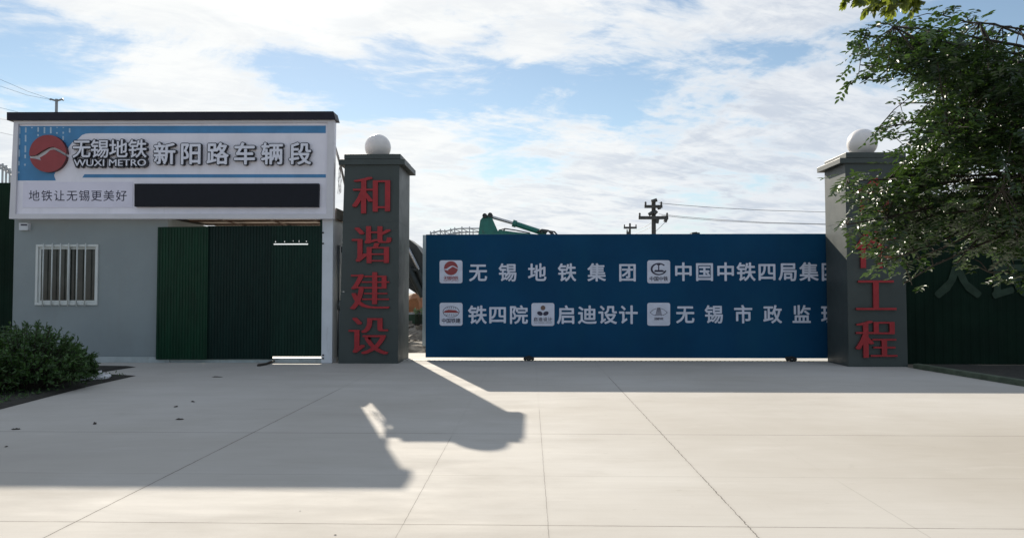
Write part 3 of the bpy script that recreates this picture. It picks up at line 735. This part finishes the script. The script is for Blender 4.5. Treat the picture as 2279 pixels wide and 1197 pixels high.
b = MB(); b.tube([at(1141, 496.5, EY + .17), at(1149, 499, EY + .17)], .125, 14); b.tube([at(1149, 499, EY + .17), at(1216, 521, EY + .17)], .095, 14); b.build('cylinder', 'teal', boom)
b = MB()
for dx, dy in ((0, 0), (6, 2), (14, 3)):
    b.tube([at(1196 + dx, 516 + dy, EY + .05), at(1206 + dx, 511 + dy, EY + .05), at(1220 + dx, 513 + dy, EY + .05), at(1229 + dx, 523 + dy, EY + .05)], .028, 6)
b.tube([at(1110, 512, EY), at(1125, 509, EY), at(1150, 513, EY), at(1180, 519, EY)], .022, 6); b.tube([at(1118, 520, EY), at(1124, 508, EY)], .03, 6)
b.build('hose', 'wire', boom, smooth=True)
b = MB()
shell_px = [(866, 590), (880, 556), (898, 537), (914, 534), (932, 548), (947, 570), (956, 606), (954, 640), (944, 662)]
cc = (905, 610)
for i in range(len(shell_px) - 1):
    o1, o2 = shell_px[i], shell_px[i + 1]; sh = lambda p: (p[0] + (cc[0] - p[0]) * .06, p[1] + (cc[1] - p[1]) * .06)
    P = [o1, o2, sh(o2), sh(o1)]; b.prism([(at(x, y, EY).x, at(x, y, EY).z) for x, y in P], EY - .45, EY + .8)
for y0 in (EY - .49, EY + .802): b.prism([(at(x, y, EY).x, at(x, y, EY).z) for x, y in shell_px + [(912, 640)]], y0, y0 + .035)
bk = b.build('bucket', 'tealdark', ex)
for k in range(5):
    b = MB(); p = at(866, 590, EY); y = EY - .4 + k * .28; b.prism([(p.x, p.z + .05), (p.x + .1, p.z + .05), (p.x - .06, p.z - .28)], y, y + .09)
    b.build('tooth', 'tealdark', bk)
b = MB()
b.tube([at(908, 552, EY - .62), at(932, 600, EY - .62)], .06, 10, 0); b.tube([at(909, 596, EY - .6), at(942, 660, EY - .6)], .13, 8, 1); b.tube([at(930, 596, EY - .6), at(946, 645, EY - .6)], .08, 8, 1); b.tube([at(905, 597, EY - .6), at(938, 604, EY - .6)], .07, 8, 1)
b.build('link', ['chrome', 'tealdark'], bk)
b = MB()
def bxm(x0, y0, x1, y1, a, c): b.prism([(at(x, y, EY).x, at(x, y, EY).z) for x, y in ((x0, y0), (x1, y0), (x1, y1), (x0, y1))], a, c)
bxm(1325, 590, 1560, 680, EY - .5, EY + 1.6); b.build('body', 'teal', ex, bevel=.05)
b = MB(); bxm(1562, 585, 1610, 690, EY - .45, EY + 1.55); b.build('counterweight', 'teal', ex, bevel=.12)
b = MB(); bxm(1338, 531, 1420, 589, EY - .5, EY + .35); cab = b.build('cab', 'teal', ex, bevel=.05)
b = MB(); bxm(1345, 536, 1412, 575, EY - .512, EY - .503); b.build('window', 'machglass', cab)
b = MB(); p = at(1550, 590, EY + .6); q = at(1550, 518, EY + .6); b.tube([p, q], .12, 12); b.prism([(at(x, y, EY).x, at(x, y, EY).z) for x, y in ((1545, 521), (1546, 515), (1557, 514), (1558, 521), (1556, 560), (1546, 560))], EY + .4, EY + .8); b.build('exhaust', 'tealdark', ex)
for y0 in (EY - .7, EY + 1.2):
    b = MB(); P = []
    xa, xb = at(1330, 700, EY).x, at(1590, 700, EY).x
    for i in range(13): a = -pi / 2 - pi * i / 12; P.append((xa + .45 * cos(a), .47 + .45 * sin(a)))
    for i in range(13): a = pi / 2 - pi * i / 12; P.append((xb + .45 * cos(a), .47 + .45 * sin(a)))
    b.prism(P, y0, y0 + .5); b.build('track', 'tealdark', ex)
# rubble, barrier, tarpaulin heap seen through the gap
b = MB(); nx, ny = 60, 26; x0, x1, y0, y1 = -13.0, 8.0, 19.3, 24.2
vv = []
for j in range(ny + 1):
    for i in range(nx + 1):
        x = x0 + (x1 - x0) * i / nx; y = y0 + (y1 - y0) * j / ny
        e = min(1, j / 5) * min(1, (ny - j) / 4) * min(1, i / 4) * min(1, (nx - i) / 4)
        z = -.03 + e * (.28 + .30 * noise.fractal(Vector((x * .9, y * .9, 1)), 1, 2, 5) + .15 * abs(noise.noise(Vector((x * 3, y * 3, 4)))) + .05 * (y - y0))
        vv.append((x, y, z))
b.add(vv, [(j * (nx + 1) + i, j * (nx + 1) + i + 1, (j + 1) * (nx + 1) + i + 1, (j + 1) * (nx + 1) + i) for j in range(ny) for i in range(nx)])
rr = random.Random(3)
for k in range(900):
    x = rr.uniform(x0 + 1, x1 - 1); y = rr.uniform(y0 + .3, y1 - .6); s = rr.uniform(.03, .16) * (1.6 if rr.random() < .1 else 1)
    i = int((x - x0) / (x1 - x0) * nx); j = int((y - y0) / (y1 - y0) * ny); z = vv[j * (nx + 1) + i][2] + s * .2
    R = Matrix.Rotation(rr.uniform(0, 6), 3, 'Z') @ Matrix.Rotation(rr.uniform(-.6, .6), 3, 'X')
    pts = [R @ Vector((a * s * rr.uniform(.6, 1.3), c * s * rr.uniform(.5, 1), d * s * rr.uniform(.3, .7))) + Vector((x, y, z)) for d in (-1, 1) for c in (-1, 1) for a in (-1, 1)]
    b.add(pts, [(0, 2, 3, 1), (4, 5, 7, 6), (0, 1, 5, 4), (2, 6, 7, 3), (0, 4, 6, 2), (1, 3, 7, 5)])
tag(b.build('rubble', 'rub'), 'broken earth and stones heaped behind the gate', 'rubble', kind='stuff')
b = MB(); BY = 24.6; bz0, bz1 = .0, at(925, 696, BY).z
b.box(-11, 3, BY, BY + .12, bz0, bz1 - .36); b.box(-11, 3, BY - .03, BY + .10, bz1 - .355, bz1, 1); b.box(-11, 3, BY - .05, BY - .031, bz1 - .05, bz1 + .015, 2)
tag(b.build('low_barrier', ['dgrey', 'barrier', 'truss'], loc=(-4, BY, 0)), 'low barrier with a green top band behind the rubble heap', 'barrier')
b = MB(); TY = 30; pc = at(922, 700, TY); 
prof = [(905, 695), (906, 668), (912, 658), (922, 653), (934, 654), (941, 664), (943, 695)]
v = []
for lay, (sc, dy) in enumerate(((.75, -.5), (1, -.2), (1, .3), (.75, .7))):
    for x, y in prof:
        q = at(x, y, TY); v.append((pc.x + (q.x - pc.x) * sc + rr.uniform(-.03, .03), TY + dy, .0 + (q.z) * (1 if sc == 1 else .88) + rr.uniform(-.03, .03)))
m = len(prof)
b.add(v, [(l * m + i, l * m + i + 1, (l + 1) * m + i + 1, (l + 1) * m + i) for l in range(3) for i in range(m - 1)] + [list(range(m))[::-1], list(range(3 * m, 4 * m))])
b.box(pc.x - .7, pc.x + .7, TY - .6, TY + .8, 0, at(922, 694, TY).z)
tag(b.build('tarpaulin_heap', 'orange', loc=(pc.x, TY, 0)), 'orange covered heap seen through the gap beside the grey pillar', 'heap')

# utility poles and wires
def pole(px, ptop, Y, r, arms, label, root_name='utility_pole', mat='pole'):
    p = at(px, ptop, Y)
    root = thing(root_name, (p.x, Y, 0), label, 'utility pole', 'utility poles on the skyline')
    b = MB(); b.tube([(p.x, Y, 0), (p.x, Y, p.z)], r * 1.15, 12, r1=r * .9); b.build('pole', mat, root, smooth=False)
    for (x0, x1, y, th) in arms:
        a, c = at(x0, y, Y - r), at(x1, y, Y - r); b = MB(); b.box(a.x, c.x, Y - r - .12, Y - r - .01, a.z - th, a.z + th); am = b.build('crossarm', mat, root)
        for xx in (a.x + .1, c.x - .1):
            b = MB(); b.lathe([(.07, 0), (.1, .08), (.06, .12), (.1, .2), (.05, .3)], (xx, Y - r - .06, a.z + th), 8)
            b.build('insulator', mat, am)
    return root, p
PY = 65
pr, pp_ = pole(1454.5, 446, PY, .2, [(1434, 1474, 460, .13), (1421, 1487, 485, .14)], 'larger dark utility pole with two crossarms, rising above the blue gate')
for q in ((1466, 459, 1468, 466), (1462, 470, 1456, 476), (1444, 478, 1452, 473), (1464, 486, 1462, 497), (1484, 485, 1480, 494), (1450, 449, 1462, 445)):
    b = MB(); b.tube([at(q[0], q[1], PY - .25), at(q[2], q[3], PY - .25)], .16, 7); b.build('bracket', 'pole', pr)
pole(1402, 497, 100, .14, [(1388, 1417, 507, .14), (1394, 1402, 519, .2)], 'smaller distant utility pole with one crossarm, left of the larger pole')
tp, tpp = pole(126, 221, 60, .12, [], 'slim grey mast with a gull wing crossarm above the gatehouse roof', mat='steel')
b = MB(); b.tube([at(111, 223, 60), at(112.5, 221, 60), at(126, 225, 60), at(139.5, 221, 60), at(141, 224, 60)], .075, 8); b.build('crossarm', 'steel', tp)
def wire(pts, Y0, Y1, r, label):
    n_ = len(pts); P = []
    for i, (x, y) in enumerate(pts): P.append(at(x, y, Y0 + (Y1 - Y0) * i / (n_ - 1)))
    b = MB(); b.tube(P, r, 5); o = b.build('power_line', 'wire', loc=P[0])
    tag(o, label, 'cable', 'power lines across the sky')
wire([(1466, 452), (1520, 457), (1600, 463), (1700, 468), (1832, 472), (2100, 470), (2500, 455)], PY, PY, .020, 'topmost wire running from the larger pole behind the leafy pillar')
wire([(1466, 476.5), (1520, 482.5), (1600, 489), (1700, 495), (1832, 498.5), (2100, 499), (2500, 488)], PY, PY, .018, 'upper of the paired wires at the larger pole lower crossarm')
wire([(1472, 479.5), (1520, 485), (1600, 491.5), (1700, 496.5), (1832, 499.8), (2100, 500.5), (2500, 490)], PY, PY - .4, .018, 'lower of the paired wires at the larger pole lower crossarm')
wire([(1481, 494), (1470, 505), (1459, 515), (1454, 522)], PY, PY, .018, 'short slanting stay wire from lower crossarm tip to the larger pole')
wire([(1448, 497), (1435, 505), (1420, 511), (1408, 514)], PY, 99, .02, 'upper wire linking the two poles above the blue gate')
wire([(1448, 506), (1435, 512), (1424, 517), (1406, 524)], PY, 99, .02, 'lower wire linking the two poles above the blue gate')
wire([(-300, 90), (0, 177), (60, 203), (112, 221)], 55, 60, .011, 'topmost faint wire reaching the gull wing mast from the left')
wire([(-300, 130), (0, 192), (60, 212), (126, 225)], 55, 60, .011, 'second faint wire reaching the gull wing mast from the left')
wire([(-300, 200), (0, 240), (40, 250), (200, 284)], 55, 62, .011, 'faint wire passing just above the left end of the roof coping')
wire([(-300, 250), (0, 265), (20, 268), (200, 292)], 55, 62, .011, 'faint wire meeting the coping left end')
wire([(-300, 275), (0, 295), (30, 302), (200, 330)], 55, 62, .011, 'faint wire crossing behind the upper left edge of the signboard')
# pale steel frames far behind
def truss(name, chord, base, Y, r, label):
    root = thing(name, (at(chord[0][0], base, Y).x, Y, 0), label, 'steel frame', 'pale steel frames beyond the site')
    for dy in (0, 3.0):
        b = MB(); b.tube([at(x, y, Y) + Vector((0, dy, 0)) for x, y in chord], r, 6); b.build('rail', 'truss', root)
        for i, (x, y) in enumerate(chord):
            p = at(x, y, Y); b = MB(); b.tube([(p.x, Y + dy, 0), (p.x, Y + dy, p.z + .12)], r * .9, 6); b.build('post', 'truss', root)
    b = MB()
    for (a, c) in zip(chord[:-1], chord[1:]): b.tube([at(a[0], a[1], Y), at(c[0], c[1] + 9, Y)], r * .6, 5); b.tube([at(a[0], a[1] + 8, Y), at(c[0], c[1] + 8, Y)], r * .7, 5)
    b.build('brace', 'truss', root)
truss('steel_frame', [(958, 519), (966, 517), (980, 514), (990, 515), (1003, 512), (1012, 510), (1028, 508.5), (1045, 508.5), (1072, 508.5)], 640, 48, .045, 'pale steel frame behind the gate, left of the teal boom')
truss('steel_frame', [(-40, 372), (-20, 366), (-5, 366), (6, 369), (14, 373), (22, 380), (34, 392)], 640, 40, .06, 'pale steel frame behind the hoarding left of the gatehouse')

# ================================================================== PLANTS
def leaf_verts(p, d, nrm, L, w, fold=.25):
    s = d.cross(nrm).normalized(); n_ = s.cross(d).normalized()
    return [p, p + d * L * .3 + s * w * .5 + n_ * w * fold, p + d * L * .72 + s * w * .38 + n_ * w * fold * .8, p + d * L, p + d * L * .72 - s * w * .38 + n_ * w * fold * .8, p + d * L * .3 - s * w * .5 + n_ * w * fold]
LF = [(0, 1, 2, 3), (0, 3, 4, 5)]
def rv(r=random): return Vector((r.gauss(0, 1), r.gauss(0, 1), r.gauss(0, 1))).normalized()
class Leaves:
    def __init__(s): s.v = []; s.f = []
    def leaf(s, p, d, nrm, L, w, fold=.25):
        o = len(s.v); s.v += [tuple(q) for q in leaf_verts(p, d, nrm, L, w, fold)]; s.f += [[o + i for i in f] for f in LF]
    def pinnate(s, p, d, rnd, n=9, L=.16, ll=.048, lw=.021):
        """one compound leaf: paired leaflets along a drooping stalk"""
        up = Vector((0, 0, 1)) + rv(rnd) * .34; side = d.cross(up).normalized(); nrm = side.cross(d).normalized()
        k = n // 2
        for i in range(k):
            t = (i + .6) / k; q = p + d * L * t + Vector((0, 0, -.03 * t * t))
            for sg in (-1, 1):
                dd = (d * .55 + side * sg + rv(rnd) * .28 + Vector((0, 0, -.12))).normalized()
                s.leaf(q, dd, (nrm + rv(rnd) * .36).normalized(), ll * rnd.uniform(.75, 1.15), lw * rnd.uniform(.8, 1.15))
        s.leaf(p + d * L + Vector((0, 0, -.03)), (d + rv(rnd) * .2).normalized(), nrm, ll, lw)
    def build(s, name, mat, parent):
        me = bpy.data.meshes.new(name); me.from_pydata(s.v, [], s.f); me.materials.append(M[mat]); me.update()
        o = bpy.data.objects.new(name, me); COL.objects.link(o)
        o.parent = parent; o.matrix_parent_inverse = Matrix.Translation(-parent.location)
        return o
def inside(p, poly):
    x, y = p; c = False; n_ = len(poly)
    for i in range(n_):
        x1, y1 = poly[i]; x2, y2 = poly[i - 1]
        if (y1 > y) != (y2 > y) and x < (x2 - x1) * (y - y1) / (y2 - y1) + x1: c = not c
    return c
# --- the tree at right: trunk stands out of frame, limbs reach in
rt = random.Random(11)
TX, TYY = 6.1, 7.4
tree = thing('tree', (TX, TYY, 0), 'dark green tree with fine feathery leaves hanging over the shaded pillar', 'tree')
br = MB(); trunk_pts = [Vector((TX, TYY, -.05)), Vector((TX - .05, TYY, .8)), Vector((TX - .12, TYY - .05, 1.7)), Vector((TX - .1, TYY, 2.6)), Vector((TX - .2, TYY + .05, 3.1)), Vector((TX - .15, TYY, 3.6))]
br.tube(trunk_pts, .14, 12, r1=.06)
br.build('trunk', 'bark', tree, smooth=True)
limbs = MB()
limb_pts = []
def limb(start_i, tip, r0=.022, sag=.10):
    a = trunk_pts[start_i]; pts = []
    for i in range(9):
        t = i / 8; p = a.lerp(tip, t) + Vector((0, 0, sag * sin(pi * t))) + rv(rt) * .03 * (1 if 0 < i < 8 else 0)
        pts.append(p)
    limbs.tube(pts, r0, 7, r1=.006); limb_pts.extend(pts[2:]); return pts
tips = [(1925, 80, 7.0, 5), (1915, 145, 7.3, 4), (1990, 60, 6.8, 5), (2100, 35, 7.3, 5), (2180, 50, 6.6, 5), (1955, 285, 7.1, 4), (2000, 230, 7.6, 4), (1885, 402, 6.9, 3), (1895, 430, 7.2, 3), (1885, 500, 6.8, 3),
        (1925, 530, 7.0, 3), (1955, 585, 6.8, 3), (2010, 590, 7.2, 3), (2130, 585, 7.0, 4), (2200, 605, 7.3, 4), (2280, 590, 6.7, 4), (2060, 420, 7.8, 3), (2110, 300, 6.6, 4), (2200, 200, 7.9, 4), (2230, 420, 6.3, 3), (2040, 130, 7.5, 5), (2012, 630, 6.9, 3)]
for (px, py, Y, si) in tips: limb(si, at(px, py, Y))
crown = Leaves()
def cluster(p, rnd, nleaf, spread=.2, reach=.45):
    # twig from the nearest limb point outwards
    near = min(limb_pts, key=lambda q: (q - p).length_squared)
    if (near - p).length > .05:
        limbs.tube([near, near.lerp(p, .5) + Vector((0, 0, .03)), p], .006, 5, r1=.003, cap=False)
    out = (p - Vector((TX + .2, TYY, p.z - .1))).normalized()
    d0 = (out + rv(rnd) * .5 + Vector((0, 0, -.12))).normalized()
    for i in range(nleaf):
        q = p + d0 * reach * (i / nleaf - .5) + rv(rnd) * spread * .35
        sd_ = 1 if i % 2 else -1
        d = (d0 * .7 + d0.cross(Vector((0, 0, 1))) * sd_ * .8 + rv(rnd) * .5 + Vector((0, 0, -.2))).normalized()
        crown.pinnate(q, d, rnd, n=rnd.choice((7, 9, 9, 11)), L=rnd.uniform(.11, .18), ll=rnd.uniform(.052, .074), lw=rnd.uniform(.025, .036))
main_poly = [(1950, 85), (2000, 75), (2080, 62), (2120, 60), (2180, 85), (2230, 140), (2290, 115), (2500, 90), (2560, 330), (2500, 540), (2279, 550), (2235, 560), (2140, 505), (2090, 500), (2050, 535), (1985, 550), (1950, 540), (1975, 480), (1935, 450), (1915, 415), (1975, 405), (2045, 340), (2065, 260), (2090, 185), (2010, 150), (1950, 135)]
cnt = 0
while cnt < 900:
    px, py = rt.uniform(1850, 2540), rt.uniform(20, 640)
    if not inside((px, py), main_poly): continue
    # thin out towards the ragged left side
    dens_ = 1.0 if px > 2060 else .72
    if 1880 < px < 2050 and py < 190: dens_ = .5
    if px > 2300: dens_ = .6
    if 2100 < px < 2290 and 360 < py < 460: dens_ = .45
    if rt.random() > dens_: continue
    Y = rt.uniform(6.2, 9.2) if px > 2050 else rt.uniform(6.5, 7.7)
    cluster(at(px, py, Y), rt, rt.randint(5, 8)); cnt += 1
edge = [(1895, 85), (1915, 62), (1940, 60), (1885, 140), (1893, 165), (1925, 160), (1905, 120), (1955, 170), (1940, 90), (1975, 45), (2010, 40), (2080, 28), (2095, 22), (2125, 30), (2160, 38), (2175, 60), (2190, 90),
        (2250, 72), (2275, 60), (1960, 298), (1950, 285), (1965, 270), (1990, 250), (1985, 300), (1995, 325), (2010, 215), (1862, 395), (1872, 408), (1866, 422), (1885, 388), (1880, 432), (1897, 440), (1857, 500), (1872, 488), (1885, 494), (1862, 532), (1876, 516),
        (1912, 515), (1922, 545), (1935, 575), (1950, 592), (1965, 585), (1940, 530), (1985, 590), (2005, 600), (2030, 585), (2045, 560), (2012, 640), (2130, 598), (2145, 580), (2160, 570), (2205, 632), (2225, 610), (2260, 625), (2279, 610), (2110, 560), (2240, 600), (2015, 170), (1998, 385), (1985, 395)]
for px, py in edge:
    Y = rt.uniform(6.6, 7.4); cluster(at(px + 18, py - (6 if py > 480 else 0), Y), rt, rt.randint(2, 4) if (px, py) not in ((1862, 532), (1857, 500), (2012, 640), (1872, 488), (1876, 516)) else 1, .1, .25)
limbs.build('branch', 'bark', tree, smooth=True)
crown.build('crown', 'leaf', tree)
# --- second tree: one broad-leaved limb dips in from above
r2 = random.Random(5)
T2X, T2Y = 5.2, 4.6
tree2 = thing('tree', (T2X, T2Y, 0), 'yellow green broad leaved tree whose branch dips in at the top edge', 'tree')
b = MB(); tk = [Vector((T2X, T2Y, -.05)), Vector((T2X - .05, T2Y, 1.5)), Vector((T2X, T2Y + .05, 3)), Vector((T2X - .1, T2Y, 5.2)), Vector((T2X - .1, T2Y, 7.2))]
b.tube(tk, .13, 12, r1=.05); b.build('trunk', 'bark', tree2, smooth=True)
b = MB(); lv = Leaves()
def broad(p, d, rnd, L):
    nrm = (Vector((0, 0, 1)) + rv(rnd) * .8).normalized(); s = d.cross(nrm).normalized()
    for a in (-.9, -.45, 0, .45, .9):
        dd = (d * cos(a) + s * sin(a)).normalized(); lv.leaf(p, dd, nrm, L * (1 - .25 * abs(a)), L * .42, .12)
tip2 = [(1900, -8, 4.8), (1935, 2, 5.0), (1965, 12, 4.9), (1990, 18, 4.7), (2015, 10, 5.0), (2035, 8, 4.9), (2000, -10, 5.2), (1950, -40, 5.0), (2040, -50, 4.8)]
for px, py, Y in tip2:
    e = at(px, py, Y); pts = [tk[4].lerp(e, t / 6) + Vector((0, 0, .12 * sin(pi * t / 6))) for t in range(7)]
    b.tube(pts, .025, 6, r1=.004)
    for k in range(60):
        q = pts[2].lerp(pts[6], r2.uniform(0, .85)) + rv(r2) * r2.uniform(.02, .22)
        if q.z > 1.55 + (q.y * .41): broad(q, (Vector((-.25, 0, -.9)) + rv(r2) * .8).normalized(), r2, r2.uniform(.055, .085))
    for k in range(13):
        q = e + rv(r2) * r2.uniform(.01, .1) + Vector((0, 0, r2.uniform(0, .06))); d = (Vector((-.25, 0, -.9)) + rv(r2) * .7).normalized()
        broad(q, d, r2, r2.uniform(.055, .085))
for k in range(900):
    q = Vector((T2X, T2Y, 7.3)) + rv(r2) * r2.uniform(.2, 1.0) ** .5 * 1.25 * Vector((1, 1, .7)).length / 1.5
    if q.z < 5.9: continue
    broad(q, (rv(r2) + Vector((0, 0, -.5))).normalized(), r2, r2.uniform(.07, .11))
b.build('branch', 'bark', tree2, smooth=True); lv.build('crown', 'leaf2', tree2)
for (x, y) in ((TX, TYY), (T2X, T2Y)):
    b = MB(); K = 10; v = [(x + .55 * cos(2 * pi * i / 24) * (1 if i % 3 else 1.02), y + .55 * sin(2 * pi * i / 24), .004) for i in range(24)] + [(x, y, .05)]
    b.add(v, [(i, (i + 1) % 24, 24) for i in range(24)])
    tag(b.build('soil_pit', 'soil', smooth=True), kind='structure')
# --- shrub at left
r3 = random.Random(9)
def shrub(cx, cy, rx, ry, h, nst, label, nleaf=16):
    root = thing('shrub', (cx, cy, 0), label, 'shrub', 'evergreen shrubs in the bed')
    st = MB(); lf = Leaves()
    for k in range(nst):
        a = r3.uniform(0, 2 * pi); rad = sqrt(r3.random()); base = Vector((cx + rx * .35 * rad * cos(a), cy + ry * .35 * rad * sin(a), .02))
        ex_ = rad * r3.uniform(.85, 1.05); z = h * (sqrt(max(0, 1 - (ex_ * .93) ** 2)) * (r3.uniform(.55, 1.05) if r3.random() < .62 else r3.uniform(.08, .6)) + .1)
        tip = Vector((cx + rx * ex_ * cos(a), cy + ry * ex_ * sin(a), max(z, .12)))
        mid = base.lerp(tip, .55) + Vector((0, 0, .08)); st.tube([base, mid, tip], .008, 5, r1=.003, cap=False)
        ax = (tip - mid).normalized(); ax = (ax + Vector((0, 0, .6))).normalized()
        for i in range(nleaf):
            q = mid.lerp(tip, .25 + .78 * i / nleaf)
            d = (ax * .55 + rv(r3) * .9).normalized(); lf.leaf(q, d, rv(r3), r3.uniform(.05, .085), r3.uniform(.018, .028), .15)
    st.build('stem', 'bark', root); lf.build('foliage', 'leaf3', root)
pa = grd(60, 868); pb_ = grd(-95, 880); pc_ = grd(150, 850); pd_ = grd(20, 835)
shrub(pa.x, pa.y, 1.0, .8, .98, 620, 'tallest dark green shrub in the bed, in front of the grey wall')
shrub(pb_.x, pb_.y, 1.0, .8, .95, 480, 'dark green shrub cut off by the left edge of the photo')
shrub(pc_.x, pc_.y, .52, .5, .62, 230, 'smaller open shrub beside the white plastic bag')
shrub(pd_.x, pd_.y, .9, .7, .85, 230, 'dark green shrub at the back of the bed against the wall')
# fallen leaves and weeds over the bed
gc = Leaves(); bedp = [(-40, 905), (0, 905), (205, 856), (285, 838), (222, 833), (120, 828), (-40, 840)]
for k in range(1500):
    px, py = r3.uniform(-40, 300), r3.uniform(826, 908)
    if not inside((px, py), bedp): continue
    q = grd(px, py); q.z = .03 + r3.uniform(0, .02); up = r3.random() < .35
    gc.leaf(q, (rv(r3) * .8 + Vector((0, 0, 1.0 if up else .1))).normalized(), (rv(r3) + Vector((0, 0, 1))).normalized(), r3.uniform(.03, .08), r3.uniform(.008, .025))
go = bpy.data.meshes.new('ground_cover'); go.from_pydata(gc.v, [], gc.f); go.materials.append(M['leaf3']); go = bpy.data.objects.new('ground_cover', go); COL.objects.link(go)
tag(go, 'low weeds and fallen leaves over the soil beside the shrubs', 'ground cover', kind='stuff')
# bag
pb2 = grd(203, 846); b = MB(); nu, nv = 22, 10; v = []
for j in range(nv + 1):
    for i in range(nu):
        a = 2 * pi * i / nu; t = j / nv * pi / 2; r_ = cos(t)
        p = Vector((.24 * r_ * cos(a), .2 * r_ * sin(a), .15 * sin(t))); k = 1 + .55 * noise.noise(p * 9) + .3 * noise.noise(p * 22)
        v.append(pb2 + Vector((p.x * k + p.z * .3, p.y * k, p.z * k + .012)))
b.add(v, [(j * nu + i, j * nu + (i + 1) % nu, (j + 1) * nu + (i + 1) % nu, (j + 1) * nu + i) for j in range(nv) for i in range(nu)])
tag(b.build('plastic_bag', 'bag', smooth=False, loc=pb2), 'crumpled white plastic bag lying on the soil beside the shrub', 'bag')
# weeds by the barrier
lf = Leaves(); wr_ = thing('weed', at(928, 697, 24.3) - Vector((0, 0, at(928, 697, 24.3).z)), 'pale green weed in front of the low barrier, seen through the gap', 'weed')
for k in range(60):
    q = at(r3.uniform(922, 945), r3.uniform(688, 700), 24.3 + r3.uniform(-.2, .2)); lf.leaf(q, (Vector((0, 0, .6)) + rv(r3)).normalized(), rv(r3), .1, .04)
lf.build('foliage', 'leaf4', wr_)
b = MB()
for k in range(14): q = at(r3.uniform(924, 943), 692, 24.3); b.tube([(q.x, q.y, .2), q], .01, 4)
b.build('stem', 'bark', wr_)
# litter on the concrete
def litter(px, py, w, d, rot, label, cat='leaf', name='dry_leaf', mat='deb', h=.012):
    p = grd(px, py); b = MB(); n_ = 7; v = []
    for j, s in enumerate((1.0, .55)):
        for i in range(n_):
            a = 2 * pi * i / n_; k = s * r3.uniform(.7, 1.2); x, y = w * k * cos(a), d * k * sin(a)
            v.append(p + Vector((x * cos(rot) - y * sin(rot), x * sin(rot) + y * cos(rot), .003 if j == 0 else h * r3.uniform(.5, 1.5))))
    b.add(v, [(i, (i + 1) % n_, (i + 1) % n_ + n_, i + n_) for i in range(n_)] + [list(range(n_, 2 * n_))])
    tag(b.build(name, mat, loc=p), label, cat, 'litter on the concrete')
litter(392, 905, .028, .05, .3, 'dark dry leaf, left of a pair nearest the shrub tip')
litter(429, 894, .022, .04, 1.0, 'small dark dry leaf farther back, right of its pair')
litter(400, 933, .05, .04, .2, 'larger dark dry leaf halfway between the shrub and the slab joint')
litter(211, 943, .02, .04, .4, 'tiny dark pebble alone in front of the shrub', 'pebble', 'pebble', 'deb', .02)
litter(36, 955, .06, .035, .1, 'dark twig scrap at the left edge of the concrete', 'twig', 'twig')
litter(14, 994, .012, .02, .1, 'tiny dark speck at the far left edge', 'pebble', 'pebble')
litter(746, 1190, .010, .008, .5, 'small dry leaf in the sun at the bottom edge', h=.003)
litter(668, 1137, .005, .006, .5, 'tiny pebble on the sunlit concrete', 'pebble', 'pebble', h=.003)
litter(484, 839, .14, .03, .0, 'flat dark smear of leaves in front of the middle sheet')
litter(382, 804, .06, .05, .0, 'dark lump at the foot of the bright green sheet', 'stone', 'stone', 'rubber', .05)
